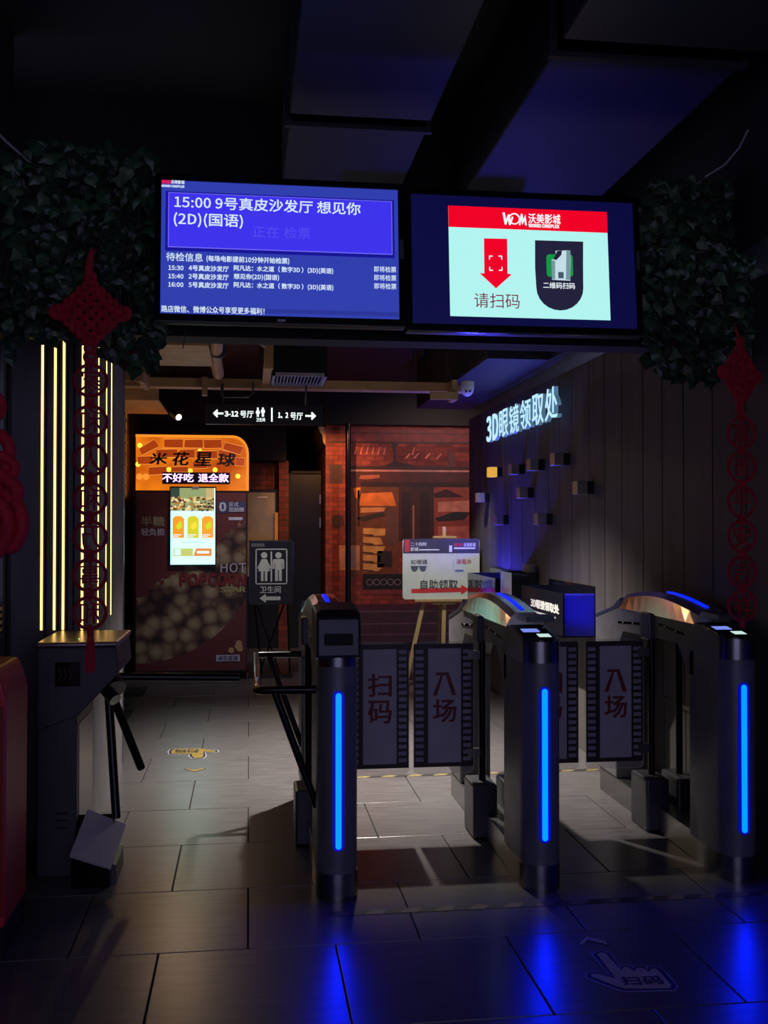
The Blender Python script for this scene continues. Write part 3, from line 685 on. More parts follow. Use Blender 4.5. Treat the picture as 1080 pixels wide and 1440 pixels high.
# ================================================================== RESTROOM SIGN, EASEL, BOARD
ws = thing('restroom_sign', 'black standing restroom sign with white figures and arrow', 'sign', (0.20, 10.0, 0))
WY = 9.97
MB().box(.0, .43, WY, WY+.03, .70, 1.317).build('sign_board', M_plastic, ws, bevel=.004)
frame_rect(.0, .43, .70, 1.317, .012, WY, .006, 'board_frame', M_bezel, ws)
def wx(c): return .0 + (c-40)*(.43/(378-40))
def wz(c): return 1.317 - (c-718)*(.617/(1172-718))
b = MB(); X0, X1, Z0, Z1 = wx(90), wx(329), wz(1028), wz(776)
frame_rect(X0, X1, Z0, Z1, .011, WY-.001, .002, 'pictogram_border', M_white, ws)
rect('pictogram_divider', wx(203), wx(215), wz(1008), wz(797), WY-.001, M_white, ws)
person_icon(wx(155), wz(1005), wz(800)-wz(1005), WY-.001, M_white, ws, True)
person_icon(wx(262), wz(1005), wz(800)-wz(1005), WY-.001, M_white, ws, False)
xz('卫生间', wx(124), wx(280), wz(1090), wz(1040), WY, M_white, ws, off=.02)
flat('arrow', [(wx(120), wz(1126)), (wx(168), wz(1094)), (wx(168), wz(1114)), (wx(277), wz(1114)), (wx(277), wz(1140)), (wx(168), wz(1140)), (wx(168), wz(1158))], WY-.001, M_white, ws)
for i in range(5): rect('small_print', wx(60+i*20), wx(76+i*20), wz(762), wz(738), WY-.001, mat('grey_print', (120, 120, 124), .6), ws)
for (xa, xb, dy) in ((.06, .30, 0), (.36, .10, .05), (.05, .13, .1), (.37, .40, .1)):
    MB().cyl((xa, WY+.05+dy*.3, .76), (xb, WY+.05+dy, .02), .009, 8).build('leg', M_plastic, ws)
MB().box(.0, .42, WY-.02, WY+.2, 0, .025).build('base', M_plastic, ws)

ea = thing('easel', 'pale wooden easel holding the white pickup board', 'easel', (1.77, 9.4, 0))
EY = 9.34
def bar(p0, p1, w_=.028, d_=.02):
    p0, p1 = Vector(p0), Vector(p1); a = Vector((w_/2, 0, 0)); b_ = Vector((0, d_/2, 0))
    return MB().hull([p0-a-b_, p0+a-b_, p0+a+b_, p0-a+b_], [p1-a-b_, p1+a-b_, p1+a+b_, p1-a+b_])
bar((1.40, EY-.10, 0), (1.70, EY+.05, 1.20), .036).build('leg', M_wood, ea)
bar((1.745, EY-.10, 0), (1.80, EY+.05, 1.20), .036).build('leg', M_wood, ea)
bar((1.82, EY+.62, 0), (1.79, EY+.09, 1.24)).build('leg', M_wood, ea)
bar((1.791, EY+.035, .70), (1.791, EY+.05, 1.45), .03).build('mast', M_wood, ea)
MB().box(1.68, 1.90, EY-.0, EY+.05, 1.345, 1.362).build('top_clamp', M_wood, ea)
MB().box(1.50, 2.02, EY-.06, EY+.03, .765, .785).build('ledge', M_wood, ea)
MB().box(1.66, 1.88, EY-.05, EY+.0, .74, .765).build('ledge_block', M_wood, ea)
BY = 9.30
bo = thing('pickup_board', 'white board on the easel reading self-service pickup with a red arrow', 'board', (1.745, BY, .786))
def bx_(c): return 1.390 + (c-585)*(.712/(1050-585))
def bz_(c): return 1.338 - (c-772)*(.552/(1135-772))
MB().prism(rrect(1.39, 2.105, .786, 1.338, .03), 'y', BY, BY+.012).build('board_sheet', mat('board_white', (226, 232, 222), .45, var=.04), bo)
flat('header_band', [(1.40, 1.338), (2.10, 1.338), (2.104, 1.205), (1.392, 1.205)], BY, mat('board_header', (74, 70, 84), .5), bo)
rect('header_tab', bx_(598), bx_(626), bz_(850), bz_(778), BY-.0015, mat('board_red', (214, 70, 78), .5), bo)
M_ink = mat('board_ink', (58, 58, 62), .6); M_bred = MATS['board_red']; M_bwh = mat('board_white_print', (240, 240, 240), .5)
def bt(s, a0, a1, b0, b1, m, off=.015): return xz(s, bx_(a0), bx_(a1), bz_(b1), bz_(b0), BY-.002, m, bo, off=off)
bt('二十四时', 632, 730, 792, 816, M_bwh, .03); bt('影城', 632, 680, 822, 846, M_bwh, .03)
rect('small_print', bx_(684), bx_(806), bz_(842), bz_(834), BY-.002, M_bwh, bo)
rect('header_mark', bx_(866), bx_(884), bz_(852), bz_(812), BY-.002, M_bwh, bo)
bt('WOM', 894, 950, 798, 818, M_bred, .03); bt('沃美影城', 954, 1028, 796, 820, M_bwh, .03)
rect('small_print', bx_(896), bx_(1026), bz_(834), bz_(824), BY-.002, M_bwh, bo)
bt('3D眼镜', 632, 732, 896, 924, M_ink, .002); bt('消毒片', 908, 1002, 894, 924, M_bred, .002)
g_ = mat('board_glasses', (96, 106, 116), .4)
for a in (634, 684):
    flat('glasses_icon', [(bx_(a), bz_(938)), (bx_(a+44), bz_(938)), (bx_(a+40), bz_(958)), (bx_(a+30), bz_(968)), (bx_(a+14), bz_(968)), (bx_(a+4), bz_(956))], BY-.001, g_, bo)
rect('glasses_icon', bx_(632), bx_(730), bz_(940), bz_(935), BY-.002, g_, bo)
rect('tablet_icon', bx_(902), bx_(954), bz_(970), bz_(958), BY-.001, mat('board_blue', (120, 134, 180), .5), bo)
rect('fold_line', bx_(891), bx_(894), bz_(970), bz_(896), BY-.001, mat('board_line', (190, 192, 190), .5), bo)
bt('自助领取', 692, 918, 1018, 1072, M_ink, .005)
flat('red_arrow', [(bx_(638), bz_(1072)), (bx_(940), bz_(1066)), (bx_(940), bz_(1048)), (bx_(990), bz_(1078)), (bx_(940), bz_(1110)), (bx_(940), bz_(1094)), (bx_(638), bz_(1098))], BY, mat('board_arrow', (226, 62, 66), .5), bo, t=.0006)

# ================================================================== RIGHT WALL: sign letters, wall lamps, bins
sg = thing('wall_letters', 'white lit wall letters reading 3D glasses pickup point', 'sign', (2.13, 7.75, 2.17))
G_ice = glow('letter_face', (190, 235, 255), 1.05); 
M_letside = mat('letter_return', (120, 140, 160), .4, emit=(.10, .2, .32), es=.6)
chs = ['3', 'D', '眼', '镜', '领', '取', '处']
edges = [8.83, 8.60, 8.36, 8.03, 7.70, 7.36, 7.03, 6.70]
for ch, a, b_ in zip(chs, edges, edges[1:]):
    o = text(ch, (WX-.065, a-.015, 2.18), (0, -(a-b_-.035), 0), (0, 0, .225), (-1, 0, 0), M_letside, sg, off=.014, ext=.03, name='letter')
    text(ch, (WX-.0965, a-.015, 2.18), (0, -(a-b_-.035), 0), (0, 0, .225), (-1, 0, 0), G_ice, o, off=.016, name='lit_face')
lamp_spots = [(8.597, 1.913, 'amber-lit steel wall lamp, farthest in the top row'), (9.053, 1.708, 'steel wall lamp farthest from the camera, in the middle row'), (7.873, 1.897, 'second steel wall lamp in the top row from the far end'),
              (8.376, 1.505, 'farther steel wall lamp of the lowest row'), (7.332, 1.898, 'third steel wall lamp in the top row from the far end'), (7.624, 1.705, 'steel wall lamp in the middle of the middle row'),
              (7.135, 1.501, 'nearer steel wall lamp of the lowest row, above the bins'), (6.729, 1.900, 'nearest steel wall lamp of the top row, under the last letter'), (6.244, 1.690, 'steel wall lamp nearest the camera, on its own to the right')]
proto = None
for i, (Y, Z, lab) in enumerate(lamp_spots):
    if proto is None:
        proto = thing('wall_lamp', lab, 'wall lamp', (0, 0, 0), 'square wall lamps')
        MB().box(-.045, 0, -.035, .035, -.04, .04).build('lamp_body', M_plastic, proto, world=False, bevel=.003)
        MB().hull([(-.115, -.05, -.042), (-.045, -.04, -.042), (-.045, .04, -.042), (-.115, .05, -.042)], [(-.115, -.05, .042), (-.045, -.04, .042), (-.045, .04, .042), (-.115, .05, .042)]).build('lamp_cap', mat('lamp_steel', (176, 168, 158), .42, .7), proto, world=False, bevel=.004)
        t = proto
    else: t = copy_tree(proto)
    t['label'] = lab; t.location = (WX-.018, Y, Z)
a_l = [o for o in COL.objects if o.get('label') == lamp_spots[0][2]][0]
for ch in a_l.children:
    if ch.name.startswith('lamp_cap'):
        ch.data = ch.data.copy(); ch.data.materials[0] = mat('amber_cap', (200, 130, 40), .4, emit=(.8, .42, .06), es=.9)
M_acr = mat('dark_acrylic', (26, 26, 34), 0.06, spec=.7); M_acrb = frosted('blue_frosted_acrylic', (.25, .25, .95))
M_acr_refl = mat('acrylic_painted_reflection', (150, 150, 160), 0.08, spec=.7)  # pale base colour stands for the white board reflected in the sheet
def wall_bin(label, y0, y1, z0, z1, x0, face_m, end_m):
    t = thing('acrylic_bin', label, 'bin', ((x0+WX)/2, (y0+y1)/2, z0), 'wall bins for glasses')
    xw = WX-.018; th = .006
    MB().box(x0, x0+th, y0, y1, z0, z1).build('front_sheet', face_m, t)
    MB().box(x0, xw, y0, y0+th, z0, z1).build('end_sheet', end_m, t)
    MB().box(x0, xw, y1-th, y1, z0, z1).build('end_sheet', M_acr, t)
    MB().box(x0, xw, y0, y1, z0, z0+th).build('bottom_sheet', M_acr, t)
    MB().box(xw-th, xw, y0, y1, z0, z1+.045).build('back_sheet', M_acr, t)
    return t
bA = wall_bin('blue-lit acrylic bin farthest along the plank wall, beside the easel', 7.96, 9.0, .74, 1.04, 1.93, M_acr, M_acr)
bB = wall_bin('narrow dark acrylic bin between the two blue-lit bins', 7.45, 7.80, .74, 1.105, 1.93, M_acr_refl, M_acr)
bC = wall_bin('blue-lit acrylic bin nearest the camera with white lettering', 6.19, 7.18, .76, 1.03, 1.93, M_acr, M_acrb)
MB().box(2.10, 2.12, 8.1, 8.9, .76, .775).build('led_strip', M_binblue, bA)
MB().box(2.10, 2.12, 6.3, 7.1, .78, .795).build('led_strip', M_binblue, bC)
light('AREA', 'bin_light', (1.99, 8.45, .80), 50, (.06, .05, 1), bA, size=.8, sy=.1, aim=(2.155, 8.35, 1.5))
light('AREA', 'bin_light', (2.00, 6.70, .82), 1.0, (.05, .05, 1), bC, size=.8, sy=.1, aim=(2.155, 6.7, 1.5))
text('3D眼镜领取处', (1.929, 6.93, .895), (0, -.66, 0), (0, 0, .062), (-1, 0, 0), M_white, bC, off=.02)
rect_small = MB().box(1.9285, 1.9295, 6.35, 6.85, .862, .874).build('small_print', M_lightgrey, bC)
for y_ in (7.62, 7.72): MB().cyl((2.125, y_, 1.10), (2.125, y_, 1.15), .02, 10).build('tape_roll', M_white, bB)
MB().box(2.10, 2.137, 7.55, 7.80, 1.10, 1.16).build('mounting_plate', M_lightgrey, bB)

# dome camera
cc = thing('dome_camera', 'white dome security camera under the bulkhead', 'camera', (1.72, 8.03, 2.6))
MB().cyl((1.72, 8.03, 2.60), (1.72, 8.03, 2.56), .055, 20).build('mount', M_white, cc, smooth=True)
MB().tube([(1.72, 8.03, 2.57), (1.72, 8.03, 2.54), (1.72, 8.03, 2.51), (1.72, 8.03, 2.49), (1.72, 8.03, 2.482)], [.055, .054, .044, .026, .005], 20).build('dome', mat('camera_white', (228, 228, 240), .4, var=.03), cc, smooth=True)
for dx in (-.018, .012): MB().ball((1.72+dx, 7.983, 2.518), .009).build('lens', M_plastic, cc, smooth=True)
MB().tube([(1.72+.03*math.cos(PI*i/8), 7.985+.004*abs(i-4)/4, 2.528+.012*math.sin(PI*i/8)) for i in range(9)], .003, 5).build('visor', M_plastic, cc)

# ================================================================== CORRIDOR CEILING STRUCTURE
def beam(label, segs, m=M_tan, name='ceiling_beam', cat='beam', group='tan ceiling beams', hang=None):
    x = sum((s[0]+s[1])/2 for s in segs)/len(segs); y_ = sum((s[2]+s[3])/2 for s in segs)/len(segs); z_ = min(s[4] for s in segs)
    t = thing(name, label, cat, (x, y_, z_), group)
    for i, s in enumerate(segs): MB().box(*s).build(('web', 'flange')[i % 2], m, t)
    for hx, hy in (hang or [(x, y_)]): MB().cyl((hx, hy, max(s[5] for s in segs)-.01), (hx, hy, 3.06), .006, 6).build('hanger_rod', M_dsteel, t)
    return t
beam('long tan ceiling beam crossing above the direction sign', [(-1.15, 1.75, 8.10, 8.14, 2.53, 2.60), (-1.15, 1.75, 8.14, 8.24, 2.53, 2.545)], hang=[(-.9, 8.12), (.4, 8.12), (1.3, 8.12)])
beam('tan ceiling panel upper left under the schedule screen', [(-.68, -.25, 6.42, 6.46, 2.56, 2.62), (-.68, -.25, 6.46, 7.25, 2.56, 2.575)])
beam('short tan upright beside the ceiling vent grille', [(.10, .16, 6.9, 6.95, 2.50, 2.72), (.10, .16, 6.95, 8.1, 2.56, 2.575)])
beam('tan ceiling tray at the far left by the pillar', [(-1.14, -.75, 8.75, 8.79, 2.50, 2.60), (-1.14, -.75, 8.79, 9.8, 2.50, 2.515)])
beam('tan strip of the ceiling frame at the left above the pillar edge', [(-1.14, -.78, 7.6, 7.64, 2.50, 2.57), (-.80, -.76, 7.64, 8.1, 2.50, 2.62)])
beam('short angled tan bracket at the right end of the long beam', [(1.40, 1.62, 7.9, 7.93, 2.44, 2.50), (1.58, 1.62, 7.93, 8.1, 2.44, 2.60)])
beam('small tan bracket under the long beam left of the sign', [(-.36, -.32, 8.02, 8.10, 2.46, 2.60)], hang=[(-.34, 8.06)])
pp = thing('ceiling_pipe', 'tan vertical pipe section hanging behind the schedule screen', 'pipe', (-.21, 6.6, 2.55))
MB().tube([(-.185, 5.7, 2.62), (-.20, 6.4, 2.62), (-.235, 7.3, 2.62), (-.235, 8.0, 2.62)], .045, 12).build('pipe_run', M_tan, pp, smooth=True)
for y_ in (6.3, 6.9): MB().cyl((-.205, y_, 2.62), (-.208, y_+.05, 2.62), .058, 12).build('coupling', M_dsteel, pp, smooth=True)
MB().box(-.21, -.195, 6.6, 6.62, 2.66, 3.06).build('hanger', M_dsteel, pp)
vg = thing('vent_grille', 'white slatted air vent grille above the direction sign', 'vent', (.36, 7.9, 2.55))
frame = MB().box(.17, .57, 7.55, 7.575, 2.55, 2.575).box(.17, .57, 8.07, 8.095, 2.55, 2.575).box(.17, .19, 7.55, 8.09, 2.55, 2.575).box(.55, .57, 7.55, 8.09, 2.55, 2.575)
frame.build('grille_frame', M_lightgrey, vg)
for i in range(14):
    MB().hull([(.205+i*.0255, 7.57, 2.553), (.212+i*.0255, 7.57, 2.553), (.212+i*.0255, 8.08, 2.553), (.205+i*.0255, 8.08, 2.553)], [(.213+i*.0255, 7.57, 2.573), (.220+i*.0255, 7.57, 2.573), (.220+i*.0255, 8.08, 2.573), (.213+i*.0255, 8.08, 2.573)]).build('slat', M_lightgrey, vg)
MB().box(.17, .57, 7.55, 8.09, 2.575, 3.06).build('duct_box', M_black, vg)
cb2 = MB().tube([(-.02, 6.6, 3.05), (-.04, 6.6, 2.85), (-.02, 6.6, 2.72), (.05, 6.62, 2.63), (.10, 6.66, 2.60)], .008, 6).build('loose_cable', M_lightgrey)
tag(cb2, 'loose grey cable drooping from the corridor ceiling', 'cable')
dk = thing('ceiling_duct', 'dark corridor duct behind the scan screen', 'duct', (1.0, 6.5, 2.62), 'corridor ducts')
MB().box(.62, 1.45, 5.4, 8.0, 2.92, 3.06).build('duct_body', M_ceil, dk, bevel=.01)
MB().box(.60, 1.47, 6.7, 6.74, 2.90, 3.06).build('flange', M_ceil, dk)

# ================================================================== SWING GATES
AX = [0.345, 1.165, 2.0]
Y0 = 3.985
HW = 0.08
M_paper = mat('gate_print_grey', (176, 168, 184), .55, var=.08); M_film = mat('gate_film_dark', (44, 22, 32), .5); M_dred = mat('gate_print_red', (116, 18, 34), .55)
M_flap = clear('clear_flap', (150, 150, 160), .16)
M_headdark = mat('gate_head_grey', (70, 70, 78), .4, .6)
def plan(hw, ylen, n=12, y0=0.0):
    return [(-hw*math.cos(PI*i/n), y0+hw-hw*math.sin(PI*i/n)) for i in range(n+1)] + [(hw, ylen), (-hw, ylen)]
def sloped(pl, zb, zt):
    return MB().hull([(x, y, zb) for x, y in pl], [(x, y, zt(y)) for x, y in pl])
def head_top(y): return .985 + y*(.045/.30)
def hump_z(y):
    t = (y-.28)/(1.19-.28); return 1.078 + .052*math.sin(PI*min(1, max(0, t*.9+.02)))
def gate(ax, label, tall_head):
    r = thing('swing_gate', label, 'turnstile', (ax, Y0, 0), 'glowing entrance swing gates')
    B = lambda mb, n, m, par=r, **k: mb.build(n, m, par, world=False, **k)
    base = sloped(plan(HW+.003, .30), 0, lambda y: .10)
    B(base, 'base_band', M_steel, smooth=True)
    col = B(sloped(plan(HW, .34), .10, lambda y: .90), 'front_column', M_body, smooth=True)
    # light bar
    ch = [(a, b) for a, b in rrect(-.024, .024, .19, .81, .023)]
    B(MB().prism(ch, 'y', -.002, .014), 'light_lens', M_lensblue, col)
    ch = [(a, b) for a, b in rrect(-.011, .011, .20, .80, .0105)]
    B(MB().prism(ch, 'y', -.005, .0), 'light_core', M_ledblue, col)
    hd = B(sloped(plan(HW+.002, .31), .90, head_top), 'head', M_steel, smooth=True)
    if not tall_head:
        pl = plan(HW-.012, .27, y0=.012)
        B(MB().hull([(x, y, head_top(y)-.002) for x, y in pl], [(x, y, head_top(y)+.003) for x, y in pl]), 'glass_top', M_glassblack, hd)
        for (xa, xb, ya, yb, m_) in ((-.045, .025, .15, .20, glow('reader_blue', (120, 140, 235))), (.0, .05, .07, .115, glow('reader_white', (200, 230, 225)))):
            P = [(xa, ya), (xb, ya), (xb, yb), (xa, yb)]
            B(MB().hull([(x, y, head_top(y)+.003) for x, y in P], [(x, y, head_top(y)+.0045) for x, y in P]), 'scan_window', m_, hd)
    else:
        pr = [(-.005, .935), (.0, 1.085), (.03, 1.112), (.20, 1.13), (.28, 1.12), (.30, .96), (.05, .925)]
        B(MB().prism(pr, 'x', -HW-.008, HW+.008), 'reader_head', M_headdark, hd, bevel=.012)
        B(MB().box(-.055, .055, -.008, .01, .985, 1.03), 'display_window', mat('dark_window', (4, 4, 10), .5, spec=.2), hd)
        B(MB().prism([(.008, 1.100), (.034, 1.120), (.2, 1.138), (.2, 1.13), (.03, 1.112)], 'x', -.07, .07), 'top_plate', M_steel, hd)
    # beam, hump cover, rear column, plinth
    bm_ = [(.30, .80), (.30, 1.025), (.45, 1.03), (1.19, 1.03), (1.32, 1.0), (1.565, .945), (1.565, .78), (1.27, .78), (1.15, .905), (.47, .92), (.36, .80)]
    be = B(MB().prism(bm_, 'x', -HW, HW), 'beam', M_body)
    for sgn in (-1, 1):
        for (ya, yb, za, zb) in ((.40, .68, .965, .985), (.92, 1.22, .965, .945)):
            xo = sgn*HW
            sl = B(MB().hull([(xo-.001*sgn, ya, za-.006), (xo+.002*sgn, ya, za-.006), (xo+.002*sgn, yb, zb-.006), (xo-.001*sgn, yb, zb-.006)], [(xo-.001*sgn, ya, za+.006), (xo+.002*sgn, ya, za+.006), (xo+.002*sgn, yb, zb+.006), (xo-.001*sgn, yb, zb+.006)]), 'sensor_slot', M_glassblack, be)
            for t in (.3, .75):
                B(MB().ball((xo+.002*sgn, ya+(yb-ya)*t, za+(zb-za)*t), .005, 8, 6), 'sensor_eye', M_white, sl)
    N = 10; top = [(.28 + (1.19-.28)*i/N) for i in range(N+1)]
    vs = []; fs = []
    prof = lambda y: [(-HW-.006, 1.022), (-HW+.014, hump_z(y)-.022), (-HW*.55, hump_z(y)), (HW*.55, hump_z(y)), (HW-.014, hump_z(y)-.022), (HW+.006, 1.022)]
    for y in top: vs += [(x, y, z) for x, z in prof(y)]
    for i in range(N):
        for j in range(6): fs.append((i*6+j, i*6+(j+1) % 6, (i+1)*6+(j+1) % 6, (i+1)*6+j))
    fs += [tuple(range(6)), tuple(range(N*6+5, N*6-1, -1))]
    hp = B(MB().add(vs, fs), 'hump_cover', mat('hump_steel', (205, 192, 180), .2, 1.0, var=.12, scale=40, stretch=(1, 8, 1)))
    yy = [.33+.42*i/8 for i in range(9)]
    B(MB().hull([(x, y, hump_z(y)-.001) for y in yy for x in (-.012,)] + [(x, y, hump_z(y)-.001) for y in reversed(yy) for x in (.006,)],
                [(x, y, hump_z(y)+.004) for y in yy for x in (-.012,)] + [(x, y, hump_z(y)+.004) for y in reversed(yy) for x in (.006,)]), 'top_light', M_barblue, hp)
    B(MB().prism([(1.19, 1.03), (1.19, 1.075), (1.30, 1.022), (1.565, .962), (1.565, .945), (1.32, 1.0)], 'x', -HW-.002, HW+.002), 'rear_cover', M_dsteel)
    if not tall_head: B(MB().box(-.03, HW+.01, .16, .28, 1.05, 1.072), 'reader_shelf', M_dsteel)
    B(MB().box(-HW, HW, 1.26, 1.56, .12, .78), 'rear_column', M_body, bevel=.01)
    B(MB().box(-HW+.002, HW-.002, .25, 1.52, 0, .12), 'plinth', M_steel, bevel=.004)
    for sgn in (-1, 1):
        xc = sgn*.07
        x0_, x1_ = sorted((sgn*.02, sgn*.135))
        h = B(MB().box(x0_, x1_, .70, .91, .0, .25), 'hinge_housing', M_dsteel, bevel=.012)
        B(MB().cyl((xc, .80, .25), (xc, .80, .93), .017, 14), 'shaft', M_tube, smooth=True)
        x0_, x1_ = sorted((sgn*.03, sgn*.105))
        B(MB().box(x0_, x1_, .745, .855, .90, 1.03), 'shaft_cap', M_dsteel, bevel=.008)
    return r
def flap(root, sgn, chars):
    """a clear swing flap with a film-strip print; it belongs to its gate"""
    x0, x1 = sorted((sgn*.115, sgn*.398))
    B = lambda mb, n, m, par, **k: mb.build(n, m, par, world=False, **k)
    Yp = .80
    f = B(MB().prism(rrect(x0-.004, x1+.004, .285, .905, .03), 'y', Yp-.004, Yp+.004), 'flap', M_flap, root)
    lo, hi = sorted((sgn*.075, sgn*.14))
    for z in (.36, .82): B(MB().box(lo, hi, Yp-.012, Yp+.012, z, z+.04), 'flap_clamp', M_steel, f)
    B(MB().box(x0, x1, Yp-.0055, Yp-.0045, .318, .895), 'film_print', M_film, f)
    xa, xb = x0+.068, x1-.058
    B(MB().box(xa, xb, Yp-.0065, Yp-.0055, .338, .872), 'paper_print', M_paper, f)
    hb = MB()
    for side in (x0+.008, x1-.048):
        for i in range(17):
            z = .345+i*.0315
            hb.box(side, side+.038, Yp-.0065, Yp-.0055, z, z+.018)
    B(hb, 'sprocket_holes', mat('gate_hole_grey', (150, 140, 160), .55), f, kind='stuff')
    for i, c in enumerate(chars):
        zt = .760 - i*.125
        if c == '入':
            P = [(715, 400), (803, 400), (860, 560), (828, 560), (785, 420), (765, 420), (722, 560), (692, 560), (748, 420), (715, 420)]
            B(MB().prism([(xa+.022+(a-692)/168*(xb-xa-.044), zt-(b-400)/160*.108) for a, b in P], 'y', Yp-.0076, Yp-.0066), 'lettering', M_dred, f)
            continue
        text(c, (xa+.022, Yp-.0066, zt-.108), (xb-xa-.044, 0, 0), (0, 0, .108), (0, -1, 0), M_dred, f, off=.028, world=False)
    return f
gL = gate(AX[0], 'leftmost swing gate with the tall reader head and side guard rail', True)
gM = gate(AX[1], 'middle swing gate with a blue light bar, between the two lanes', False)
gR = gate(AX[2], 'rightmost swing gate with a blue light bar, beside the plank wall', False)
flap(gL, 1, '扫码'); flap(gM, -1, '入场'); flap(gM, 1, '扫码'); flap(gR, -1, '入场')
# guard rail of the left gate
rz = .795; xl = .035
rail = MB().tube([(.27, 4.12, rz), (xl+.02, 4.12, rz), (xl, 4.14, rz), (xl, 5.26, rz), (xl+.02, 5.28, rz), (.27, 5.28, rz)], .017, 10).build('guard_rail', M_tube, gL, smooth=True)
MB().cyl((.10, 4.12, rz), (.27, 4.12, .33), .015, 10).build('brace', M_tube, rail, smooth=True)
MB().cyl((.10, 5.28, rz), (.27, 5.28, .33), .015, 10).build('brace', M_tube, rail, smooth=True)
MB().cyl((xl, 4.35, rz+.0165), (xl, 5.1, rz+.0165), .006, 6).build('bright_strip', M_chrome, rail)

# ================================================================== TRIPOD BARRIER
M_tri = mat('tripod_grey', (72, 71, 76), .45, .3)
tr = thing('tripod_barrier', 'grey tripod barrier box with drooping arms beside the lit pillar', 'turnstile', (-.70, 4.65, 0))
MB().prism([(-.865, .60), (-.865, .945), (-.545, .945), (-.535, .84), (-.612, .754), (-.70, .66)], 'y', 4.40, 4.88).build('upper_body', M_tri, tr, bevel=.006)
MB().box(-.868, -.538, 4.39, 4.89, .945, .968).build('top_cover', M_steel, tr, bevel=.008)
MB().box(-.862, -.703, 4.405, 4.86, .0, .66).build('lower_body', M_tri, tr, bevel=.006)
MB().box(-.703, -.700, 4.45, 4.82, .14, .62).build('side_plate', M_steel, tr)
for i in range(3): MB().box(-.79, -.735, 4.402, 4.408, .20+i*.03, .206+i*.03).build('vent_slot', M_black, tr)
MB().box(-.79, -.69, 4.394, 4.402, .785, .885).build('reader_window', M_glassblack, tr)
for i in range(3): MB().tube([(-.775+i*.02, 4.393, .81), (-.765+i*.02, 4.393, .835), (-.775+i*.02, 4.393, .86)], .002, 4).build('reader_mark', mat('reader_mark_grey', (60, 60, 66), .5), tr)
# sloping foot
MB().prism([(-.703, 0), (-.53, 0), (-.53, .075), (-.703, .13)], 'y', 4.30, 4.55).build('foot', M_dsteel, tr)
fp = MB().hull([(-.705, 4.26, .125), (-.545, 4.24, .075), (-.505, 4.40, .20), (-.66, 4.42, .262)], [(-.705, 4.255, .137), (-.545, 4.235, .087), (-.505, 4.395, .212), (-.66, 4.415, .274)])
fp.build('kick_plate', mat('kick_white', (196, 184, 190), .4, var=.06), tr)
MB().prism([(4.26, 0), (4.24, .08), (4.42, .25), (4.42, 0)], 'x', -.70, -.55).build('foot_front', M_plastic, tr)
# hub and arms
hb = MB().cyl((-.60, 4.62, .79), (-.565, 4.56, .745), .045, 16).build('hub', M_steel, tr, smooth=True)
MB().cyl((-.60, 4.50, .755), (-.555, 4.46, .715), .028, 12).build('hub_bolt', M_steel, hb, smooth=True)
for (a, b_) in (((-.592, 4.52, .74), (-.545, 4.42, .235)), ((-.585, 4.62, .70), (-.475, 4.72, .37)), ((-.57, 4.62, .79), (-.046, 4.65, .772))):
    arm = MB().cyl(a, b_, .0185, 14).build('arm', M_tube, tr, smooth=True)
    dv = (Vector(b_)-Vector(a)).normalized()
    MB().cyl(Vector(b_)-dv*.002, Vector(b_)+dv*.006, .0165, 14).build('end_cap', M_plastic, arm, smooth=True)
MB().box(-.715, -.711, 4.5, 4.52, .966, .97).build('status_light', glow('green_status', (120, 255, 120), 1.5), tr)

# ================================================================== HANGING ORNAMENTS
def knot(parent, cx_, Y, zc, hw, hh, m, n=5, rot=0.0):
    """diamond of woven cords with loops along its edges"""
    cr_, sr_ = math.cos(rot), math.sin(rot)
    def T(x, z, dy=0): return (cx_ + x*cr_, Y + x*sr_ + dy, zc + z)
    mb = MB(); r = hw*.085
    for i in range(n):
        t = -1 + 2*(i+.5)/n
        # two families of cords along the diamond's edges, weaving over and under
        for fam in (0, 1):
            pts = []
            for k in range(n*2+1):
                s_ = -1 + k/n
                u, v = (t, s_) if fam == 0 else (s_, t)
                x = (u+v)/2*hw*.78; z = (u-v)/2*hh*.78
                pts.append(T(x, z, .006*math.sin(PI*(k*.5+i*.5+fam))))
            mb.tube(pts, r, 6)
    mb.build('woven_knot', m, parent)
    lo = MB()
    for i in range(n):
        t = -1 + 2*(i+.5)/n
        for (u, v) in ((t, 1), (t, -1), (1, t), (-1, t)):
            x = (u+v)/2*hw*.8; z = (u-v)/2*hh*.8
            pts = [T(x+hw*.09*math.cos(2*PI*q/10), z+hw*.09*math.sin(2*PI*q/10)) for q in range(10)]
            lo.tube(pts, r*.8, 5, True)
    lo.build('edge_loops', m, parent)
    for sgn in (-1, 1):
        for R_ in (.15, .08):
            pts = [T(sgn*hw*.86+hw*R_*math.cos(2*PI*q/14), hw*R_*math.sin(2*PI*q/14)) for q in range(14)]
            MB().tube(pts, r*.7, 5, True).build('side_loop', m, parent)
    for (zz, R_) in ((hh*.93, .11), (-hh*.93, .11)):
        pts = [T(hw*R_*math.cos(2*PI*q/14), zz+hw*R_*math.sin(2*PI*q/14)) for q in range(14)]
        MB().tube(pts, r*.8, 5, True).build('end_loop', m, parent)
    return T
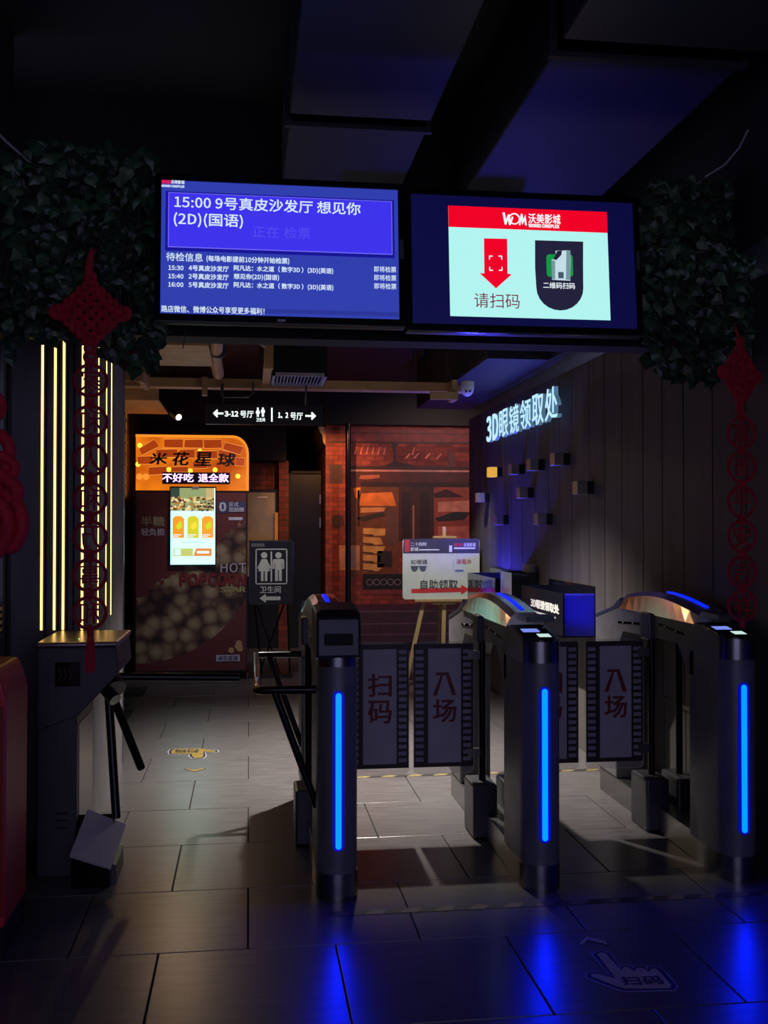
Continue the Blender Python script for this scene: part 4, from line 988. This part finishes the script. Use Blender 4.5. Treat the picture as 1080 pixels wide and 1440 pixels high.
def disc(parent, cx_, Y, z, R_, ch, m, mirror=False, rot=0.0):
    c_, s_ = math.cos(rot), math.sin(rot)
    pts = lambda rr: [(cx_+rr*math.cos(2*PI*q/28)*c_, Y+rr*math.cos(2*PI*q/28)*s_, z+rr*math.sin(2*PI*q/28)) for q in range(28)]
    d = MB().tube(pts(R_*.9), R_*.1, 6, True).build('ring', m, parent, smooth=True)
    w_ = R_*1.12
    text(ch, (cx_-w_/2*c_, Y-w_/2*s_+.004, z-R_*.64), (w_*c_, w_*s_, 0), (0, 0, R_*1.28), (s_, -c_, 0), m, d, off=.008, ext=.008, name='character', mirror=mirror)
    for za, zb in ((z-R_*.95, z-R_*.66), (z+R_*.66, z+R_*.95)): MB().box(cx_-.008, cx_+.008, Y-.004, Y+.004, za, zb).build('spoke', m, d)
    return d
kl = thing('hanging_ornament', 'long red knot ornament with seven character rings in front of the light strips', 'ornament', (-.595, 4.0, .90), 'red hanging ornaments')
knot(kl, -.596, 4.0, 2.252, .145, .145, M_redrope)
MB().tube([(-.60, 4.02, 2.39), (-.597, 4.03, 2.47), (-.592, 4.10, 2.52)], .006, 6).build('cord', M_redrope, kl)
MB().tube([(-.600, 4.0, 2.38), (-.603, 4.0, 2.42), (-.598, 4.0, 2.46), (-.592, 4.0, 2.50)], [.012, .017, .013, .004], 8).build('cord_wrap', M_redrope, kl, smooth=True)
MB().ring((-.596, 4.0, 2.085), .022, .006, n=14).build('ring_link', M_redrope, kl)
for ch, py in zip('家和人和万事和', (535, 593, 647, 702, 755.5, 809, 862)):
    z = 1.996 - (py-535)*(1.996-1.119)/(862-535)
    disc(kl, -.594, 4.0, z, .066, ch, M_reddisc, mirror=True)
    MB().box(-.610, -.578, 3.994, 4.006, z+.064, z+.084).build('joint', M_reddisc, kl)
MB().cyl((-.59, 4.0, 1.055), (-.59, 4.0, 1.03), .012, 10).build('tassel_bead', M_redrope, kl, smooth=True)
ta = MB()
for i in range(26):
    a = i*2.4; rr_ = .018*math.sqrt((i+.5)/26)
    ta.tube([(-.59+rr_*.5*math.cos(a), 4+rr_*.5*math.sin(a), 1.03), (-.59+rr_*math.cos(a), 4+rr_*math.sin(a), .98), (-.59+rr_*1.05*math.cos(a), 4+rr_*1.05*math.sin(a), .90+random.uniform(-.006, .006))], .0035, 4)
ta.build('tassel', M_redrope, kl)
kr_ = thing('hanging_ornament', 'red ornament with six character rings hanging by the right ivy', 'ornament', (1.854, 3.7, 1.08), 'red hanging ornaments')
knot(kr_, 1.850, 3.7, 2.02, .13, .135, M_redrope, rot=.5)
MB().tube([(1.856, 3.7, 2.14), (1.860, 3.75, 2.2), (1.94, 3.92, 2.25), (2.02, 4.10, 2.31)], .006, 6).build('cord', M_redrope, kr_)
for ch, py in zip('富贵平安吉祥', (609, 657, 705.6, 754, 804, 852)):
    z = 1.799 - (py-609)*(1.799-1.144)/(852-609)
    disc(kr_, 1.854, 3.7, z, .064, ch, M_reddisc, rot=.1)
    MB().box(1.838, 1.870, 3.694, 3.706, z+.060, z+.076).build('joint', M_reddisc, kr_)
MB().cyl((1.853, 3.7, 1.09), (1.853, 3.7, 1.06), .012, 10).build('tassel_bead', M_redrope, kr_, smooth=True)
MB().cyl((1.853, 3.7, 1.86), (1.853, 3.7, 1.93), .012, 8).build('ring_link', M_redrope, kr_)
# big plush knot at the left edge
bk = thing('plush_knot', 'thick red plush knot ornament cut by the left picture edge', 'ornament', (-.78, 3.0, 1.3))
def lp(pts, r, name):
    V_ = [Vector(p) for p in pts]; out = []; n = len(V_)
    for i in range(n):
        a, b_, c_, d_ = V_[i-1], V_[i], V_[(i+1) % n], V_[(i+2) % n]
        for k in range(5):
            t = k/5; out.append(.5*((2*b_)+(c_-a)*t+(2*a-5*b_+4*c_-d_)*t*t+(3*b_-a-3*c_+d_)*t**3))
    MB().tube(out, r, 10, True).build(name, M_redrope, bk, smooth=True)
bX, bYc = -.74, 3.0
lp([(-.70, 3.0, 1.70), (-.665, 3.0, 1.66), (-.69, 3.01, 1.60), (-.76, 3.0, 1.63)], .018, 'cord_loop')
lp([(-.69, 2.99, 1.64), (-.652, 3.0, 1.615), (-.66, 3.0, 1.585), (-.71, 3.0, 1.58)], .016, 'cord_loop')
lp([(-.72, 3.0, 1.60), (-.648, 2.99, 1.555), (-.655, 3.0, 1.52), (-.73, 3.01, 1.52)], .020, 'cord_loop')
lp([(-.74, 3.02, 1.55), (-.655, 3.0, 1.52), (-.627, 2.99, 1.46), (-.640, 2.99, 1.40), (-.672, 3.0, 1.385), (-.71, 3.0, 1.43)], .019, 'cord_loop')
lp([(-.74, 2.99, 1.53), (-.675, 2.98, 1.49), (-.665, 2.98, 1.43), (-.70, 2.99, 1.37), (-.76, 3.0, 1.36)], .022, 'cord_loop')
lp([(-.78, 3.0, 1.72), (-.71, 3.01, 1.745), (-.69, 3.0, 1.79), (-.74, 3.0, 1.83), (-.79, 3.0, 1.78)], .016, 'cord_loop')
MB().hull([(-.86, 2.98, 1.34), (-.70, 2.98, 1.35), (-.68, 2.98, 1.55), (-.70, 2.98, 1.66), (-.86, 2.98, 1.70)], [(-.86, 3.03, 1.34), (-.70, 3.03, 1.35), (-.68, 3.03, 1.55), (-.70, 3.03, 1.66), (-.86, 3.03, 1.70)]).build('knot_core', M_redrope, bk, bevel=.012)
MB().tube([(-.75, 3.0, 1.82), (-.755, 3.0, 2.6), (-.76, 3.0, 3.76)], .006, 6).build('cord', M_redrope, bk)
ta = MB()
for i in range(20): ta.tube([(-.74+.02*math.cos(i*2.4), 3+.02*math.sin(i*2.4), 1.36), (-.735+.03*math.cos(i*2.4), 3+.03*math.sin(i*2.4), 1.30)], .005, 4)
ta.build('tassel', M_redrope, bk)
# red cabinet lower left
rb = thing('red_cabinet', 'red floor-standing case at the lower left picture edge', 'cabinet', (-1.0, 3.7, 0))
M_redp = mat('red_paint', (196, 24, 36), .45, var=.12)
MB().prism([(-1.2, .10), (-.808, .10), (-.806, .86), (-.818, .915), (-.84, .965), (-1.2, .985)], 'y', 3.6, 3.95).build('case_body', M_redp, rb, bevel=.012)
MB().box(-1.19, -.815, 3.615, 3.94, 0, .10).build('plinth', M_black, rb)
MB().box(-.828, -.812, 3.592, 3.602, .14, .84).build('edge_strip', mat('red_strip', (150, 14, 26), .4), rb)
lv = thing('louvre_rack', 'grey louvred rack behind the red case at the left edge', 'rack', (-1.2, 4.6, 0))
for i in range(5): MB().box(-1.45, -1.068, 4.60, 4.70, .96+i*.03, .975+i*.03).build('louvre', M_steel, lv)
MB().box(-1.45, -1.40, 4.6, 4.7, 0, 1.1).build('post', M_dsteel, lv)
MB().box(-1.12, -1.08, 4.62, 4.7, 0, 1.1).build('post', M_plastic, lv)
for z_ in (1.98, 2.05): pass
cbl = MB().tube([(-1.3, 4.1, 3.2), (-1.05, 4.15, 3.05), (-.95, 4.2, 2.96), (-.85, 4.24, 2.88)], .005, 6).build('thin_cable', M_lightgrey)
tag(cbl, 'thin pale cable running down to the left ivy', 'cable')
cbr = MB().tube([(2.05, 4.02, 3.09), (2.02, 4.04, 3.02), (1.96, 4.05, 2.95), (1.88, 4.06, 2.90)], .004, 6).build('thin_cable', M_lightgrey)
tag(cbr, 'thin pale cable rising from the right ivy', 'cable')

# ================================================================== IVY PANELS
LV = []
shape = [(0, 0), (.28, -.10), (.50, .12), (.42, .42), (.22, .62), (0, 1.0), (-.22, .62), (-.42, .42), (-.50, .12), (-.28, -.10)]
for k in range(4):
    vs = [(0, .40, .10)] + [(x, y, -.10*abs(x)*2 - (.18*y*y if k % 2 else .08*y)) for x, y in shape]
    me = bpy.data.meshes.new('leaf'); me.from_pydata(vs, [], [(0, i+1, (i+1) % 10+1) for i in range(10)]); me.materials.append(M_leaf[k]); LV.append(me)
def ivy(label, x0, x1, zb, zt, Y, count, rest, edge):
    t = thing('ivy_panel', label, 'plant', ((x0+x1)/2, Y, zb(.5)))
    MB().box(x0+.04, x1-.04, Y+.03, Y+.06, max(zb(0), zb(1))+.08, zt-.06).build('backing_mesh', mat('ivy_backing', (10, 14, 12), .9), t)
    st = MB()
    for i in range(24):
        u = random.random(); xx = x0+(x1-x0)*u; z = zt-.02
        pts = []
        while z > zb(u)+.03 and len(pts) < 14: pts.append((xx, Y+random.uniform(-.01, .02), z)); xx += random.uniform(-.03, .03); z -= .075
        if len(pts) > 1: st.tube(pts, .003, 4)
    st.build('stems', mat('ivy_stem', (50, 52, 34), .7), t)
    rv = []; rf = []
    for i in range(count+rest):
        u = random.random(); lo = zb(u); v = random.random()
        if i < 60: v = random.choice((0, 1, random.random())); 
        if 60 <= i < 100: u = random.choice((0.0, 1.0))
        z = lo+(zt-lo)*v + random.uniform(-.03, .03); xx = x0+(x1-x0)*u+random.uniform(-.02, .02)
        s_ = random.uniform(.042, .072); front = i < count
        yy = Y + (random.uniform(-.05, -.005) if front else random.uniform(-.02, .025))
        k = random.choices(range(4), (4, 3, 4, 1))[0]
        R_ = Matrix.Rotation(random.uniform(-1.1, 1.1), 4, 'Y') @ Matrix.Rotation(random.uniform(-.9, .5), 4, 'X') @ Matrix.Rotation(random.uniform(-.6, .6), 4, 'Z') @ Matrix.Rotation(PI/2, 4, 'X') @ Matrix.Rotation(PI + random.uniform(-.5, .5), 4, 'Z')
        Mx = Matrix.Translation((xx, yy, z)) @ R_ @ Matrix.Scale(s_, 4)
        if front:
            o = bpy.data.objects.new('leaf', LV[k]); COL.objects.link(o); o.parent = t; o.matrix_parent_inverse = mpi_world(t).inverted(); o.matrix_basis = Mx
        else:
            n = len(rv); rv += [tuple(Mx @ v_.co) for v_ in LV[k].vertices]; rf += [tuple(j+n for j in p_.vertices) for p_ in LV[k].polygons]
    mb = MB(); mb.v = rv; mb.f = rf
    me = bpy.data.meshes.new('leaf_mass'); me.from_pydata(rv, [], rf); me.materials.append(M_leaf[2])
    link('leaf_mass', me, t, True, 'stuff')
    return t
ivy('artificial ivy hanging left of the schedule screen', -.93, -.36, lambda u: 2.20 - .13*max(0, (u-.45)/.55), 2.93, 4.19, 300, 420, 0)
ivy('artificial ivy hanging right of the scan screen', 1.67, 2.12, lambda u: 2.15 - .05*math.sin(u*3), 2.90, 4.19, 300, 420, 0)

# ================================================================== FLOOR MARKINGS
M_stk = mat('sticker_cream', (196, 176, 120), .5, var=.15, scale=20); M_stkd = mat('sticker_navy', (22, 22, 44), .5)
M_stky = mat('sticker_yellow', (128, 108, 48), .5, var=.2, scale=20)
def floor_poly(name, pts, z, m, parent): return MB().prism(pts, 'z', z, z+.0006).build(name, m, parent)
def outline(pts, d):
    c_ = Vector((sum(p[0] for p in pts)/len(pts), sum(p[1] for p in pts)/len(pts), 0))
    bm = bmesh.new(); n = len(pts); out = []
    area = sum(pts[i][0]*pts[(i+1) % n][1]-pts[(i+1) % n][0]*pts[i][1] for i in range(n))
    sg_ = 1 if area > 0 else -1
    for i in range(n):
        a, b_, c2 = Vector(pts[i-1]), Vector(pts[i]), Vector(pts[(i+1) % n])
        e1 = (b_-a).normalized(); e2 = (c2-b_).normalized()
        n1 = Vector((e1.y, -e1.x))*sg_; n2 = Vector((e2.y, -e2.x))*sg_
        nn = (n1+n2); nn = nn.normalized() if nn.length > .2 else n1
        out.append(tuple(b_+nn*d))
    bm.free(); return out
def stick(label, xf, pts, chev, chars, O, U, V, fill):
    c_ = xf(sum(p[0] for p in pts)/len(pts), sum(p[1] for p in pts)/len(pts))
    t = thing('floor_sticker', label, 'sticker', (c_[0], c_[1], 0))
    W_ = [xf(*p) for p in pts]
    floor_poly('white_edge', outline(W_, .022), .0006, M_lightgrey, t)
    floor_poly('dark_outline', outline(W_, .016), .0013, M_stkd, t)
    floor_poly('hand_shape', W_, .0020, fill, t)
    Cv = [xf(*p) for p in chev]
    floor_poly('chevron_outline', outline(Cv, .006), .0006, M_stkd, t)
    floor_poly('chevron', Cv, .0013, fill, t)
    text(chars, O, U, V, (0, 0, 1), M_stkd, t, off=.03)
    for p_ in t.children:
        if p_.name.startswith('lettering'): pass
    return t
def gz(px, py):           # ground point seen at a photo pixel (camera geometry of the top of the script)
    F = Vector((math.sin(yaw)*math.cos(pitch), math.cos(yaw)*math.cos(pitch), math.sin(pitch))); R_ = Vector((math.cos(yaw), -math.sin(yaw), 0)); U_ = R_.cross(F)
    d = F*FPX + R_*(px-540) - U_*(py-720); k = -1.44/d.z
    return (d.x*k, d.y*k)
hand = [(840, 1343), (846, 1340), (852, 1342), (874, 1366), (877, 1361), (884, 1361), (892, 1367), (896, 1362), (904, 1362), (912, 1368), (916, 1363), (923, 1363), (928, 1368), (944, 1386), (942, 1390), (880, 1391), (868, 1388), (832, 1374), (831, 1371), (838, 1370), (866, 1377)]
chev = [(815, 1326), (825, 1317), (852, 1324), (855, 1329), (827, 1322), (817, 1330)]
o1 = gz(876, 1387); ux = gz(936, 1385.5); vx = gz(870, 1375)
stick('cream hand sticker reading scan code on the front floor', lambda a, b: gz(a, b), hand, chev, '扫码', (o1[0], o1[1], .0022), (ux[0]-o1[0], ux[1]-o1[1], 0), (vx[0]-o1[0], vx[1]-o1[1], 0), M_stk)
def g2(c, d): return gz(180 + c/4.5, 960 + d/4.5)
hand2 = [(272, 440), (282, 424), (300, 420), (470, 420), (552, 432), (556, 438), (540, 441), (478, 437), (476, 468), (462, 478), (420, 478), (405, 466), (404, 452), (300, 452), (276, 452)]
chev2 = [(360, 546), (364, 542), (424, 556), (482, 540), (486, 545), (424, 564)]
o2 = g2(452, 426); u2 = g2(300, 426); v2 = g2(446, 446)
stick('small yellow hand sticker on the aisle floor behind the tripod barrier', g2, hand2, chev2, '扫码', (o2[0], o2[1], .0022), (u2[0]-o2[0], u2[1]-o2[1], 0), (v2[0]-o2[0], v2[1]-o2[1], 0), M_stky)
M_tblk = mat('tape_black', (34, 32, 34), .5); M_tyel = mat('tape_yellow', (104, 92, 62), .5, var=.4, scale=25)
def tape(label, x0, x1, Y, n):
    t = thing('hazard_tape', label, 'tape', ((x0+x1)/2, Y, 0), 'hazard tapes')
    MB().box(x0, x1, Y-.022, Y+.022, .0004, .0010).build('tape_band', M_tblk, t)
    st = (x1-x0)/n; me = None
    for i in range(n):
        xx = x0+i*st
        o = MB().prism([(0, -.022), (st*.5, -.022), (st*.5+.03, .022), (.03, .022)], 'z', .0011, .0016).build('stripe', M_tyel, t) if me is None else link('stripe', me, t)
        me = o.data; o.location = (xx, Y, 0)
tape('worn striped hazard tape in front of the gates', .30, 2.13, 3.855, 14)
tape('striped hazard tape behind the gates', .30, 2.13, 5.94, 12)
